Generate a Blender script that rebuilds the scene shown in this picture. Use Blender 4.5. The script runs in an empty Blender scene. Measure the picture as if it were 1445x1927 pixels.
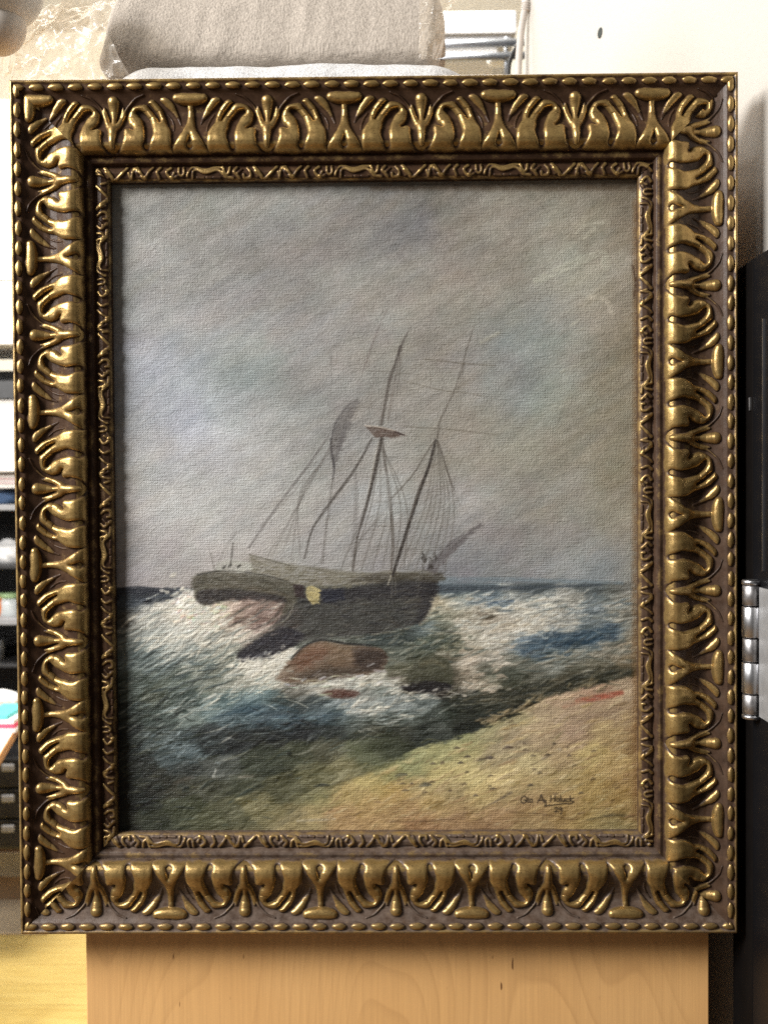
import bpy, bmesh, math, random
import numpy as np
from mathutils import Matrix, Vector

random.seed(7)
RNG = np.random.default_rng(29)
SC = bpy.context.scene
COL = SC.collection
U = 0.000406                       # metres per frame unit (one photo pixel on the frame's front)

# ------------------------------------------------------------------ camera
FPX = 2000.0
CAM_R = (-0.0211756390, 0.0125089419, -0.00659452638)
CAM_C = np.array((42.3859546, 35.4773970, 2055.82828))
W, H = 1360.0, 1615.55

def rot3(r):
    rx, ry, rz = r
    c, s = math.cos, math.sin
    Rx = np.array([[1, 0, 0], [0, c(rx), -s(rx)], [0, s(rx), c(rx)]])
    Ry = np.array([[c(ry), 0, s(ry)], [0, 1, 0], [-s(ry), 0, c(ry)]])
    Rz = np.array([[c(rz), -s(rz), 0], [s(rz), c(rz), 0], [0, 0, 1]])
    return Rz @ Ry @ Rx

RC = rot3(CAM_R)
M_FW = np.array([[1, 0, 0], [0, 0, -1], [0, 1, 0]], float)      # frame axes -> world axes

def proj(P):                       # frame coords (N,3) -> photo pixels
    q = (P - CAM_C) @ RC
    return 722.5 + FPX * q[..., 0] / -q[..., 2], 963.5 - FPX * q[..., 1] / -q[..., 2]

def unproj(px, py, z):             # photo pixel -> point on the plane z (frame coords)
    d = RC @ np.array([(px - 722.5) / FPX, -(py - 963.5) / FPX, -1.0])
    return CAM_C + d * (z - CAM_C[2]) / d[2]

def at(px, py, Y):                 # photo pixel -> world point at world depth Y
    p = unproj(px, py, -Y / U)
    return Vector((p[0] * U, -p[2] * U, p[1] * U))

cam = bpy.data.cameras.new('camera')
cam.sensor_fit = 'VERTICAL'
cam.sensor_height = 24.0
cam.lens = 24.0 * FPX / 1927.0
cam.clip_start, cam.clip_end = 0.02, 60
cam.dof.use_dof = True
cam.dof.focus_distance = CAM_C[2] * U - 0.018
cam.dof.aperture_fstop = 7.0
camo = bpy.data.objects.new('camera', cam)
m = np.eye(4)
m[:3, :3] = M_FW @ RC
m[:3, 3] = M_FW @ CAM_C * U
camo.matrix_world = Matrix(m.tolist())
COL.objects.link(camo)
SC.camera = camo

# ------------------------------------------------------------------ light
world = bpy.data.worlds.new('World')
SC.world = world
world.use_nodes = True
bg = world.node_tree.nodes['Background']
bg.inputs['Color'].default_value = (1.0, 0.97, 0.93, 1)
bg.inputs['Strength'].default_value = 0.13

def area(name, loc, target, sx, sy, power, color):
    l = bpy.data.lights.new(name, 'AREA')
    l.shape = 'RECTANGLE'
    l.size, l.size_y, l.energy, l.color = sx, sy, power, color
    o = bpy.data.objects.new(name, l)
    o.location = loc
    o.rotation_euler = (Vector(target) - Vector(loc)).to_track_quat('-Z', 'Y').to_euler()
    COL.objects.link(o)
    return o

area('window_light', (-1.95, -1.30, 1.30), (0.0, 0, 0.0), 0.85, 1.05, 132, (1.0, 0.98, 0.955))
area('added_side_light', (-1.9, 0.05, 0.75), (0.0, -0.02, 0.0), 0.45, 0.9, 26, (1.0, 0.985, 0.96))  # second unseen lamp, added for bright left flanks on beads and ornaments
area('added_back_light', (-0.5, 1.6, 1.75), (-0.5, 2.4, 0), 1.6, 1.2, 135, (1.0, 0.95, 0.87))  # unseen lamp, added to brighten the room behind

SC.view_settings.view_transform = 'Standard'
SC.view_settings.look = 'None'
SC.view_settings.exposure = 0.0
SC.view_settings.gamma = 1.0
SC.render.engine = 'CYCLES'
SC.cycles.max_bounces = 8
SC.cycles.use_denoising = False
SC.cycles.sample_clamp_indirect = 2.0
SC.cycles.sample_clamp_direct = 12.0
SC.cycles.transparent_max_bounces = 16

# ------------------------------------------------------------------ helpers
def tag(o, label=None, cat=None, group=None, kind=None):
    if label: o['label'] = label
    if cat: o['category'] = cat
    if group: o['group'] = group
    if kind: o['kind'] = kind
    return o

def empty(name, loc=(0, 0, 0), rot=(0, 0, 0), parent=None):
    o = bpy.data.objects.new(name, None)
    o.location = loc
    o.rotation_euler = rot
    o.empty_display_size = 0.02
    o.parent = parent
    COL.objects.link(o)
    return o

def link(name, me, parent=None, loc=None):
    o = bpy.data.objects.new(name, me)
    o.parent = parent
    if loc is not None: o.location = loc
    COL.objects.link(o)
    return o

def mesh_np(name, V, F, mat, smooth=True, attrs=None):
    me = bpy.data.meshes.new(name)
    V = np.asarray(V, np.float32); F = np.asarray(F, np.int32)
    k = F.shape[1]
    me.vertices.add(len(V)); me.vertices.foreach_set('co', V.ravel())
    me.loops.add(F.size); me.loops.foreach_set('vertex_index', F.ravel())
    me.polygons.add(len(F)); me.polygons.foreach_set('loop_start', np.arange(0, F.size, k, dtype=np.int32))
    me.polygons.foreach_set('use_smooth', np.full(len(F), smooth))
    me.update(calc_edges=True)
    for a, vals in (attrs or {}).items():
        at_ = me.attributes.new(a, 'FLOAT', 'POINT')
        at_.data.foreach_set('value', np.asarray(vals, np.float32))
    me.materials.append(mat)
    return me

def obj_bm(name, bm, mat, parent=None, smooth=False, loc=None, bevel=0):
    if bevel:
        bmesh.ops.bevel(bm, geom=list(bm.edges), offset=bevel, segments=2, affect='EDGES', profile=0.5, clamp_overlap=True)
    me = bpy.data.meshes.new(name)
    bmesh.ops.recalc_face_normals(bm, faces=bm.faces)
    bm.to_mesh(me); bm.free()
    for p in me.polygons: p.use_smooth = smooth
    me.materials.append(mat)
    return link(name, me, parent, loc)

def box(name, lo, hi, mat, parent=None, bevel=0.0, smooth=False):
    bm = bmesh.new()
    bmesh.ops.create_cube(bm, size=1)
    lo, hi = Vector(lo), Vector(hi)
    for v in bm.verts:
        v.co = Vector(((v.co.x + .5) * (hi.x - lo.x) + lo.x, (v.co.y + .5) * (hi.y - lo.y) + lo.y, (v.co.z + .5) * (hi.z - lo.z) + lo.z))
    return obj_bm(name, bm, mat, parent, smooth, bevel=bevel)

def catmull(P, n=10):
    P = np.asarray(P, float)
    Q = np.vstack([2 * P[0] - P[1], P, 2 * P[-1] - P[-2]])
    out = []
    for i in range(1, len(Q) - 2):
        t = np.linspace(0, 1, n, endpoint=False)[:, None]
        a, b, c, d = Q[i - 1], Q[i], Q[i + 1], Q[i + 2]
        out.append(0.5 * (2 * b + (c - a) * t + (2 * a - 5 * b + 4 * c - d) * t ** 2 + (3 * b - a - 3 * c + d) * t ** 3))
    out.append(P[-1:])
    return np.vstack(out)

def tube(name, pts, rad, mat, parent=None, n=12, res=8):
    P = catmull(pts, res) if len(pts) > 2 else np.asarray(pts, float)
    R = np.interp(np.linspace(0, 1, len(P)), np.linspace(0, 1, len(np.atleast_1d(rad))), np.atleast_1d(rad)) if np.ndim(rad) else np.full(len(P), rad)
    V, F = [], []
    up = Vector((0, 0, 1))
    for i, p in enumerate(P):
        t = Vector(P[min(i + 1, len(P) - 1)] - P[max(i - 1, 0)]).normalized()
        a = t.orthogonal().normalized() if i == 0 else (prev - t * prev.dot(t)).normalized()
        prev = a
        b = t.cross(a)
        for k in range(n):
            an = 2 * math.pi * k / n
            V.append(Vector(p) + (a * math.cos(an) + b * math.sin(an)) * R[i])
    for i in range(len(P) - 1):
        for k in range(n):
            F.append((i * n + k, i * n + (k + 1) % n, (i + 1) * n + (k + 1) % n, (i + 1) * n + k))
    bm = bmesh.new()
    vs = [bm.verts.new(v) for v in V]
    for f in F: bm.faces.new([vs[i] for i in f])
    bm.faces.new(vs[:n][::-1]); bm.faces.new(vs[-n:])
    return obj_bm(name, bm, mat, parent, True)

def lathe(name, prof, mat, parent=None, loc=None, n=48):
    V, F = [], []
    for r, z in prof:
        for k in range(n):
            a = 2 * math.pi * k / n
            V.append((r * math.cos(a), r * math.sin(a), z))
    for i in range(len(prof) - 1):
        for k in range(n):
            F.append((i * n + k, i * n + (k + 1) % n, (i + 1) * n + (k + 1) % n, (i + 1) * n + k))
    bm = bmesh.new()
    vs = [bm.verts.new(v) for v in V]
    for f in F: bm.faces.new([vs[i] for i in f])
    return obj_bm(name, bm, mat, parent, True, loc)

# value noise on arrays
def hash2(ix, iy, seed):
    h = (ix.astype(np.int64) * 374761393 + iy.astype(np.int64) * 668265263 + seed * 1442695041) & 0x7fffffff
    h = ((h ^ (h >> 13)) * 1274126177) & 0x7fffffff
    return ((h ^ (h >> 16)) & 0xffff) / 65535.0

def vnoise(x, y, seed=0):
    ix, iy = np.floor(x), np.floor(y)
    fx, fy = x - ix, y - iy
    fx = fx * fx * (3 - 2 * fx); fy = fy * fy * (3 - 2 * fy)
    a = hash2(ix, iy, seed); b = hash2(ix + 1, iy, seed)
    c = hash2(ix, iy + 1, seed); d = hash2(ix + 1, iy + 1, seed)
    return (a * (1 - fx) + b * fx) * (1 - fy) + (c * (1 - fx) + d * fx) * fy

def fbm(x, y, seed=0, octv=4):
    s = np.zeros_like(x); a = 0.5
    for i in range(octv):
        s += a * vnoise(x * 2 ** i + 17.3 * i, y * 2 ** i - 9.1 * i, seed + i); a *= 0.5
    return s / (1 - 0.5 ** octv)

def sstep(a, b, x):
    t = np.clip((x - a) / (b - a), 0, 1)
    return t * t * (3 - 2 * t)

# ------------------------------------------------------------------ materials
def new_mat(name):
    m = bpy.data.materials.new(name)
    m.use_nodes = True
    nt = m.node_tree
    return m, nt, nt.nodes['Principled BSDF']

def nd(nt, kind, **kw):
    n = nt.nodes.new(kind)
    for k, v in kw.items():
        if k in n.inputs: n.inputs[k].default_value = v
        else: setattr(n, k, v)
    return n

def mixc(nt, fac, a, b, blend='MIX'):
    n = nt.nodes.new('ShaderNodeMix'); n.data_type = 'RGBA'; n.blend_type = blend
    for sock, val in ((0, fac), (6, a), (7, b)):
        if hasattr(val, 'is_linked') or hasattr(val, 'links'): nt.links.new(val, n.inputs[sock])
        elif isinstance(val, (int, float)): n.inputs[sock].default_value = val
        else: n.inputs[sock].default_value = (*val, 1)
    return n.outputs[2]

def maths(nt, op, a, b=None, clamp=False):
    n = nt.nodes.new('ShaderNodeMath'); n.operation = op; n.use_clamp = clamp
    for i, val in ((0, a), (1, b)):
        if val is None: continue
        if isinstance(val, (int, float)): n.inputs[i].default_value = val
        else: nt.links.new(val, n.inputs[i])
    return n.outputs[0]

def ramp(nt, src, stops):
    n = nt.nodes.new('ShaderNodeValToRGB')
    e = n.color_ramp.elements
    while len(e) > 1: e.remove(e[-1])
    e[0].position = stops[0][0]; e[0].color = (*([stops[0][1]] * 3 if isinstance(stops[0][1], (int, float)) else stops[0][1]), 1)
    for p, c in stops[1:]:
        x = e.new(p); x.color = (*([c] * 3 if isinstance(c, (int, float)) else c), 1)
    nt.links.new(src, n.inputs[0])
    return n.outputs[0]

def noise(nt, scale, detail=3, rough=0.5, coord=None, vec_scale=None, dist=0.0):
    n = nt.nodes.new('ShaderNodeTexNoise')
    n.inputs['Scale'].default_value = scale; n.inputs['Detail'].default_value = detail
    n.inputs['Roughness'].default_value = rough; n.inputs['Distortion'].default_value = dist
    tc = nt.nodes.new('ShaderNodeTexCoord')
    src = tc.outputs[coord or 'Object']
    if vec_scale:
        mp = nt.nodes.new('ShaderNodeMapping'); mp.inputs['Scale'].default_value = vec_scale
        nt.links.new(src, mp.inputs[0]); src = mp.outputs[0]
    nt.links.new(src, n.inputs['Vector'])
    return n.outputs['Fac']

def bump(nt, bsdf, h, strength, dist):
    b = nt.nodes.new('ShaderNodeBump')
    b.inputs['Strength'].default_value = strength; b.inputs['Distance'].default_value = dist
    nt.links.new(h, b.inputs['Height']); nt.links.new(b.outputs[0], bsdf.inputs['Normal'])

def plain(name, col, rough=0.5, metal=0.0, var=0.12, nscale=40, bmp=0.0, bdist=0.001, spec=0.5, vec=None):
    m, nt, b = new_mat(name)
    n = noise(nt, nscale, 5, 0.6, vec_scale=vec)
    lo = tuple(c * (1 - var) for c in col); hi = tuple(min(1, c * (1 + var)) for c in col)
    nt.links.new(ramp(nt, n, [(0.3, lo), (0.7, hi)]), b.inputs['Base Color'])
    nt.links.new(ramp(nt, n, [(0.2, max(0, rough - .07)), (0.8, min(1, rough + .07))]), b.inputs['Roughness'])
    b.inputs['Metallic'].default_value = metal
    b.inputs['Specular IOR Level'].default_value = spec
    if bmp: bump(nt, b, n, bmp, bdist)
    return m

def gilt_mat(name, ground_sheen):
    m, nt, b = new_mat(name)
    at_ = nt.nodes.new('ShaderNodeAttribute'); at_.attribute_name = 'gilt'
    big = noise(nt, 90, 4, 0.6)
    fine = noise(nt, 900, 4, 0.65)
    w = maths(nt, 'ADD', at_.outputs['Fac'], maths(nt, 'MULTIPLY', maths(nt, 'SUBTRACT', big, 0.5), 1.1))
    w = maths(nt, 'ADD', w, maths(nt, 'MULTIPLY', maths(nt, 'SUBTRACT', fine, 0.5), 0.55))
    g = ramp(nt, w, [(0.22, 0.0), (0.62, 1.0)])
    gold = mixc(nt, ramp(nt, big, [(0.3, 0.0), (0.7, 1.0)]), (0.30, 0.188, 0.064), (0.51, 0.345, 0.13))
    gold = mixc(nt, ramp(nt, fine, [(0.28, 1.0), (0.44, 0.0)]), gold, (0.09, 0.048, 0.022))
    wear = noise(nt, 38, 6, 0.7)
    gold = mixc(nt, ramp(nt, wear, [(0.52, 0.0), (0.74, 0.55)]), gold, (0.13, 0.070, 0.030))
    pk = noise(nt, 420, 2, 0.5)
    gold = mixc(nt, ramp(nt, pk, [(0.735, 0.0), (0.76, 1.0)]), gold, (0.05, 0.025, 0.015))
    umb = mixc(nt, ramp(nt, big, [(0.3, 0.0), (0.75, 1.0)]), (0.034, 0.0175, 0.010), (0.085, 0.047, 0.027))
    if ground_sheen:
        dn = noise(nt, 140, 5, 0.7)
        umb = mixc(nt, maths(nt, 'MULTIPLY', ramp(nt, dn, [(0.35, 0.15), (0.7, 1.0)]), ground_sheen), umb, (0.31, 0.245, 0.20))  # paler ground paints in the reflected light of the lit rails' recesses
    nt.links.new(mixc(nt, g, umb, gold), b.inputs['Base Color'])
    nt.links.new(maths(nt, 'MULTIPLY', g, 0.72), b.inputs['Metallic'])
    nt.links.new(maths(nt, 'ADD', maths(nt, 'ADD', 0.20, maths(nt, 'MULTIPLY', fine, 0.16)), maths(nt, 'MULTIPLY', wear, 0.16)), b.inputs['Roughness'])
    nt.links.new(maths(nt, 'ADD', 0.16 + 0.3 * ground_sheen, maths(nt, 'MULTIPLY', g, 0.3)), b.inputs['Specular IOR Level'])
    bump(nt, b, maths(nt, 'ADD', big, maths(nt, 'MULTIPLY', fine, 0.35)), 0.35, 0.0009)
    return m

GILT = gilt_mat('gilded_wood', 0.0)
GILT_R = gilt_mat('gilded_wood_faint_painted_sheen', 0.10)
GILT_B = gilt_mat('gilded_wood_painted_sheen', 0.42)

# ------------------------------------------------------------------ setting: room
WHITE = plain('white_paint', (0.80, 0.78, 0.74), 0.7, var=0.03, nscale=60, bmp=0.25, bdist=0.0008)
CREAM = plain('cream_paint', (0.84, 0.80, 0.70), 0.75, var=0.03, nscale=30)

def floor_mat():
    m, nt, b = new_mat('yellow_floor_wood')
    n1 = noise(nt, 14, 6, 0.6, vec_scale=(0.6, 9, 1), dist=0.6)
    n2 = noise(nt, 3, 2, 0.5, coord='Object')
    c = ramp(nt, n1, [(0.25, (0.62, 0.43, 0.12)), (0.55, (0.80, 0.60, 0.20)), (0.8, (0.86, 0.67, 0.26))])
    oi = nt.nodes.new('ShaderNodeObjectInfo')
    c = mixc(nt, maths(nt, 'MULTIPLY', oi.outputs['Random'], 0.22), c, (0.50, 0.30, 0.08))
    nt.links.new(c, b.inputs['Base Color'])
    b.inputs['Roughness'].default_value = 0.38
    return m
FLOORW = floor_mat()
FZ = -1.25
floor = tag(box('floor', (-3.5, -2.2, FZ - 0.05), (1.6, 3.6, FZ - 0.012), plain('dark_subfloor', (0.16, 0.09, 0.03), 0.8)), kind='structure')
y0 = 1.30
pl = None
for i in range(13):
    yy = y0 + i * 0.112
    for x0, x1 in ((-3.4, -1.35 + 0.37 * math.sin(i * 2.1)), (-1.348 + 0.37 * math.sin(i * 2.1), 0.9)):
        o = box('plank', (x0, yy + 0.0012, FZ - 0.0115), (x1, yy + 0.1108, FZ), FLOORW, floor, bevel=0.0012)
back = tag(box('wall_back', (-3.4, 3.55, FZ), (2.0, 3.62, 1.9), CREAM), kind='structure')
ceil = tag(box('ceiling', (-3.4, 0.6, 1.9), (2.0, 3.62, 1.95), WHITE), kind='structure')

# oblique side wall on the right, with a small screw hole
A = np.array([at(1470, 60, -0.05).x, -0.05])
D0 = 0.825; tx = (1445 - 722.5) / FPX
cx_, cy_, cz_ = M_FW @ CAM_C * U
p1 = at(1445, 60, cy_ + D0); p2 = at(985, 60, cy_ + D0 + 0.974 * 0.652 * D0 * 0.985)
wd = (Vector((p2.x, p2.y, 0)) - Vector((p1.x, p1.y, 0))).normalized()
wn = Vector((wd.y, -wd.x, 0))
if wn.x > 0: wn = -wn
def wall_mesh():
    bm = bmesh.new()
    s0, s1 = Vector((p1.x, p1.y, 0)) - wd * 0.12, Vector((p2.x, p2.y, 0))
    zs = np.linspace(FZ, 1.9, 90)
    cols = []
    for j, z in enumerate(zs):
        e = 0.004 * math.sin(z * 31) + 0.006 * (random.random() - .5) + 0.012 * max(0, z - 0.38)
        row = [s0, s1 + wd * e, s1 + wd * e - wn * 0.035, s0 - wn * 0.035]
        cols.append([bm.verts.new((q.x, q.y, z)) for q in row])
    for j in range(len(zs) - 1):
        for k in range(4):
            a, b = cols[j], cols[j + 1]
            bm.faces.new((a[k], a[(k + 1) % 4], b[(k + 1) % 4], b[k]))
    bm.faces.new(cols[0][::-1]); bm.faces.new(cols[-1])
    return bm
wall_r = tag(obj_bm('wall_right', wall_mesh(), plain('wall_plaster', (0.47, 0.445, 0.405), 0.62, var=0.02, nscale=160, bmp=0.4, bdist=0.0006)), kind='structure')
# screw hole: a dark disc on the wall face, coloured as the hole's shade
def on_wall(px, py):
    o = Vector((cx_, cy_, cz_)); d = (at(px, py, 0.5) - o)
    t = (Vector((p1.x, p1.y, 0)) - Vector((o.x, o.y, 0))).dot(wn) / Vector((d.x, d.y, 0)).dot(wn)
    return o + d * t
hp = on_wall(1129, 62)
hole = lathe('screw_hole', [(0.0, 0.0001), (0.0040, 0.0002), (0.0050, 0.0003), (0.0055, -0.0002)], plain('hole_shade', (0.02, 0.028, 0.026), 0.8), wall_r, n=20)
hole.matrix_world = Matrix.Translation(hp + wn * 0.0006) @ wn.to_track_quat('Z', 'Y').to_matrix().to_4x4()

# ------------------------------------------------------------------ plywood cabinet behind the painting
def ply_mat():
    m, nt, b = new_mat('birch_plywood')
    tc = nt.nodes.new('ShaderNodeTexCoord')
    mp = nt.nodes.new('ShaderNodeMapping'); mp.inputs['Scale'].default_value = (5.0, 1, 1.5)
    nt.links.new(tc.outputs['Object'], mp.inputs[0])
    nz = nt.nodes.new('ShaderNodeTexNoise'); nz.inputs['Scale'].default_value = 1.15; nz.inputs['Detail'].default_value = 1.5
    nt.links.new(mp.outputs[0], nz.inputs['Vector'])
    rings = maths(nt, 'FRACT', maths(nt, 'MULTIPLY', nz.outputs['Fac'], 34))
    line = ramp(nt, rings, [(0.0, 0.0), (0.72, 0.25), (0.93, 1.0), (1.0, 0.0)])
    fib = noise(nt, 90, 6, 0.7, vec_scale=(7, 1, 0.12))
    cloud = noise(nt, 5, 3, 0.5)
    c = mixc(nt, ramp(nt, cloud, [(0.3, 0.0), (0.7, 1.0)]), (0.80, 0.44, 0.16), (0.92, 0.56, 0.235))
    c = mixc(nt, maths(nt, 'MULTIPLY', maths(nt, 'MULTIPLY', line, ramp(nt, noise(nt, 4, 3, .6), [(0.35, .2), (.65, 1.)])), 0.34), c, (0.46, 0.24, 0.09))
    c = mixc(nt, ramp(nt, fib, [(.35, 0.), (.75, .45)]), c, (0.50, 0.28, 0.12))
    fl = noise(nt, 210, 1, 0.3, vec_scale=(1.0, 1, 0.28))
    fl2 = noise(nt, 9, 2, 0.5)
    fleck = maths(nt, 'MULTIPLY', ramp(nt, fl, [(0.755, 0.0), (0.78, 1.0)]), ramp(nt, fl2, [(0.45, 0.0), (0.6, 1.0)]))
    c = mixc(nt, fleck, c, (0.14, 0.055, 0.02))
    nt.links.new(c, b.inputs['Base Color'])
    b.inputs['Roughness'].default_value = 0.42
    return m
PLY = ply_mat()
pl_l, pl_r = at(163, 1850, 0.006).x, at(1333, 1850, 0.006).x
CTOP = 0.268
cab = tag(empty('plywood_cabinet', ((pl_l + pl_r) / 2, 0.2, FZ)), 'pale birch plywood cabinet behind the framed painting', 'cabinet')
def boxp(name, lo, hi, mat, parent, bevel=0.0):
    o = box(name, Vector(lo) - parent.location, Vector(hi) - parent.location, mat, parent, bevel)
    return o
boxp('front_panel', (pl_l, 0.006, FZ), (pl_r, 0.024, CTOP), PLY, cab, 0.0008)
boxp('side_panel', (pl_l, 0.0245, FZ), (pl_l + 0.018, 0.36, CTOP), PLY, cab, 0.0008)
boxp('side_panel', (pl_r - 0.018, 0.0245, FZ), (pl_r, 0.36, CTOP), PLY, cab, 0.0008)
boxp('top_panel', (pl_l, 0.006, CTOP + 0.0005), (pl_r, 0.36, CTOP + 0.0185), PLY, cab, 0.0008)
TOPZ = CTOP + 0.0185

# ------------------------------------------------------------------ framed painting
root = tag(empty('framed_painting', (0, 0, 0), (math.pi / 2, 0, 0)),
           'oil seascape of a stranded sailing ship in an ornate antique gilded frame', 'painting')

PV = [(0, 54), (1.5, 57), (5, 58.5), (8, 56), (10, 55), (21, 54), (24, 52), (27, 49.5), (33, 46.5), (45, 41.5), (60, 37.8), (75, 38), (90, 43), (105, 50.5), (118, 56.2), (125, 57.5),
      (131, 56.5), (137, 52.5), (141.5, 46), (144, 39.5), (145, 36), (148, 36.5), (154, 38.5), (160, 36.5), (163, 31), (164.5, 26), (166.5, 25.5), (169, 28), (178, 31),
      (187, 29), (190.5, 26.5), (193, 25.5), (194, 22)]
PVv = np.array([p[0] for p in PV], float); PVz = np.array([p[1] for p in PV], float)
_vv = np.arange(0, 194.01, 0.5)
_zz = np.interp(_vv, PVv, PVz)
_k = np.array([1, 2, 3, 2, 1], float); _k /= _k.sum()
_zs = np.convolve(np.pad(_zz, 2, mode='edge'), _k, mode='valid')
def prof(v): return np.interp(v, _vv, _zs)
def prof_n(v):
    g = (prof(v + 1.0) - prof(v - 1.0)) / 2.0
    g = np.clip(g, -1.2, 1.2)
    l = np.sqrt(1 + g * g)
    return -g / l, 1 / l
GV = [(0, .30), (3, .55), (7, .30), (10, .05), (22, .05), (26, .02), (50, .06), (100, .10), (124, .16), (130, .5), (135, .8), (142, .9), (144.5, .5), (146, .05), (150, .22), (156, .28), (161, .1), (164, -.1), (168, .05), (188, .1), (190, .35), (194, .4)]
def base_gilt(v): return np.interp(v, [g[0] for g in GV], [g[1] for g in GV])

def rail_mesh(name, L, mat, gap, km):
    v = np.concatenate([[0, 0], np.arange(0, 194.01, 1.0), [194.2, 194.2]])
    z = np.concatenate([[0, 30], prof(np.arange(0, 194.01, 1.0)), [14, 0]])
    g = np.concatenate([[.05, .12], base_gilt(np.arange(0, 194.01, 1.0)), [.1, .05]])
    ns = 40
    t = np.linspace(-1, 1, ns)
    half = L / 2 - km * v - gap
    S = t[:, None] * half[None, :]
    wob = 0.35 * (vnoise(S / 60.0 + 50, np.repeat(v[None] / 40.0, ns, 0), int(L)) - .5) * (v[None] > 0)
    Vt = np.stack([S, np.repeat(v[None], ns, 0), np.repeat(z[None], ns, 0) + wob], -1).reshape(-1, 3) * U
    nv = len(v)
    F = []
    idx = np.arange(ns * nv).reshape(ns, nv)
    F = np.stack([idx[:-1, :-1], idx[1:, :-1], idx[1:, 1:], idx[:-1, 1:]], -1).reshape(-1, 4)
    capF = np.stack([idx[:-1, -1], idx[1:, -1], idx[1:, 0], idx[:-1, 0]], -1)
    F = np.vstack([F, capF])
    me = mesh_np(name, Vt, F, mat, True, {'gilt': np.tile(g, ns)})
    bm = bmesh.new(); bm.from_mesh(me)
    bm.verts.ensure_lookup_table()
    lay = bm.verts.layers.float.get('gilt')
    for ring in (idx[0], idx[-1][::-1]):                      # raw dark wood on the mitred ends
        vs2 = []
        for i in ring:
            q_ = bm.verts.new(bm.verts[i].co); q_[lay] = -1.5; vs2.append(q_)
            bm.verts.ensure_lookup_table()
        bm.faces.new(vs2).smooth = False
    bm.to_mesh(me); bm.free()
    return me

def seg_height(S, Vg, pts, n=8):
    """height of a rounded carved ridge along a path of (s, v, radius, height)"""
    P = catmull(pts, n)
    best = np.zeros_like(S)
    for a, b in zip(P[:-1], P[1:]):
        d = b[:2] - a[:2]; l2 = d @ d + 1e-9
        t = np.clip(((S - a[0]) * d[0] + (Vg - a[1]) * d[1]) / l2, 0, 1)
        dist = np.hypot(S - a[0] - t * d[0], Vg - a[1] - t * d[1])
        r = a[2] + t * (b[2] - a[2]); h = a[3] + t * (b[3] - a[3])
        q = np.clip(1 - (dist / r) ** 2, 0, 1)
        np.maximum(best, 1.05 * h * q ** 0.58, out=best)
    return best

def smax(A, B, k=6.5):
    m_ = np.maximum(A, B)
    return np.where((A > 0) & (B > 0), m_ + k * 0.25 * np.clip(1 - np.abs(A - B) / k, 0, 1) ** 2, m_)

def path_dist(S, Vg, pts):
    P = catmull(pts, 6); best = np.full(S.shape, 1e9)
    for a, b in zip(P[:-1], P[1:]):
        d = b[:2] - a[:2]; l2 = d @ d + 1e-9
        t = np.clip(((S - a[0]) * d[0] + (Vg - a[1]) * d[1]) / l2, 0, 1)
        np.minimum(best, np.hypot(S - a[0] - t * d[0], Vg - a[1] - t * d[1]) - (a[2] + t * (b[2] - a[2])), out=best)
    return best

def region_height(S, Vg, reg):
    """a carved leaf: closed outline minus slots, every edge rounded over to the same width"""
    outline, slots, wdt, hv = reg
    P = np.asarray(outline, float)
    Q = np.vstack([P[-2:], P, P[:2]]); P = catmull(Q, 5)[10:-10]
    dist = np.full(S.shape, 1e9); ins = np.zeros(S.shape, bool)
    for a, b in zip(P, np.roll(P, -1, 0)):
        d = b - a; l2 = d @ d + 1e-9
        t = np.clip(((S - a[0]) * d[0] + (Vg - a[1]) * d[1]) / l2, 0, 1)
        np.minimum(dist, np.hypot(S - a[0] - t * d[0], Vg - a[1] - t * d[1]), out=dist)
        c = (a[1] > Vg) != (b[1] > Vg)
        ins ^= c & (S < (b[0] - a[0]) * (Vg - a[1]) / (b[1] - a[1] + 1e-12) + a[0])
    d_ = np.where(ins, dist, -dist)
    for sl in slots: d_ = np.minimum(d_, path_dist(S, Vg, sl))
    t = np.clip(d_ / wdt, 0, 1)
    H_ = np.interp(Vg, [q[0] for q in hv], [q[1] for q in hv])
    return H_ * np.sqrt(np.clip(1 - (1 - t) ** 2, 0, 1)) ** 0.9 * (1 + 0.10 * np.clip(d_ / wdt - 1, 0, 1))

def piece_mesh(name, strokes, grooves, s0, s1, v0, v1, step, mat, gref, gmin=0.16, gmax=0.85, wob=0.0, seed=1, fat=1.07, regions=()):
    s = np.arange(s0, s1 + step, step); v = np.arange(v0, v1 + step * .5, step)
    S, Vg = np.meshgrid(s, v, indexing='ij')
    Sw = S + wob * (vnoise(S / 11 + 30, Vg / 11 + 40, seed) - .5); Vw = Vg + wob * (vnoise(S / 11 + 70, Vg / 11 + 90, seed + 5) - .5)
    h = np.zeros_like(S)
    for st in strokes: h = smax(h, seg_height(Sw, Vw, [(a, b, c * fat, d) for a, b, c, d in st]))
    for rg in regions: h = np.maximum(h, region_height(Sw, Vw, rg))
    for gr in grooves: h = np.where(h > 0, np.maximum(h - seg_height(Sw, Vw, gr), 0.3), h)
    inside = h > 0.06
    hh = np.where(inside, h, -1.2)
    nv_, nz_ = prof_n(Vg)
    P = np.stack([S, Vg + nv_ * hh, prof(Vg) + nz_ * hh], -1) * U
    idx = np.arange(S.size).reshape(S.shape)
    keep = inside[:-1, :-1] | inside[1:, :-1] | inside[1:, 1:] | inside[:-1, 1:]
    F = np.stack([idx[:-1, :-1], idx[1:, :-1], idx[1:, 1:], idx[:-1, 1:]], -1)[keep]
    used = np.unique(F)
    remap = np.full(S.size, -1); remap[used] = np.arange(len(used))
    gl = sstep(gmin, gmax, hh.ravel() / gref)
    return mesh_np(name, P.reshape(-1, 3)[used], remap[F], mat, True, {'gilt': gl[used]})

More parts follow.
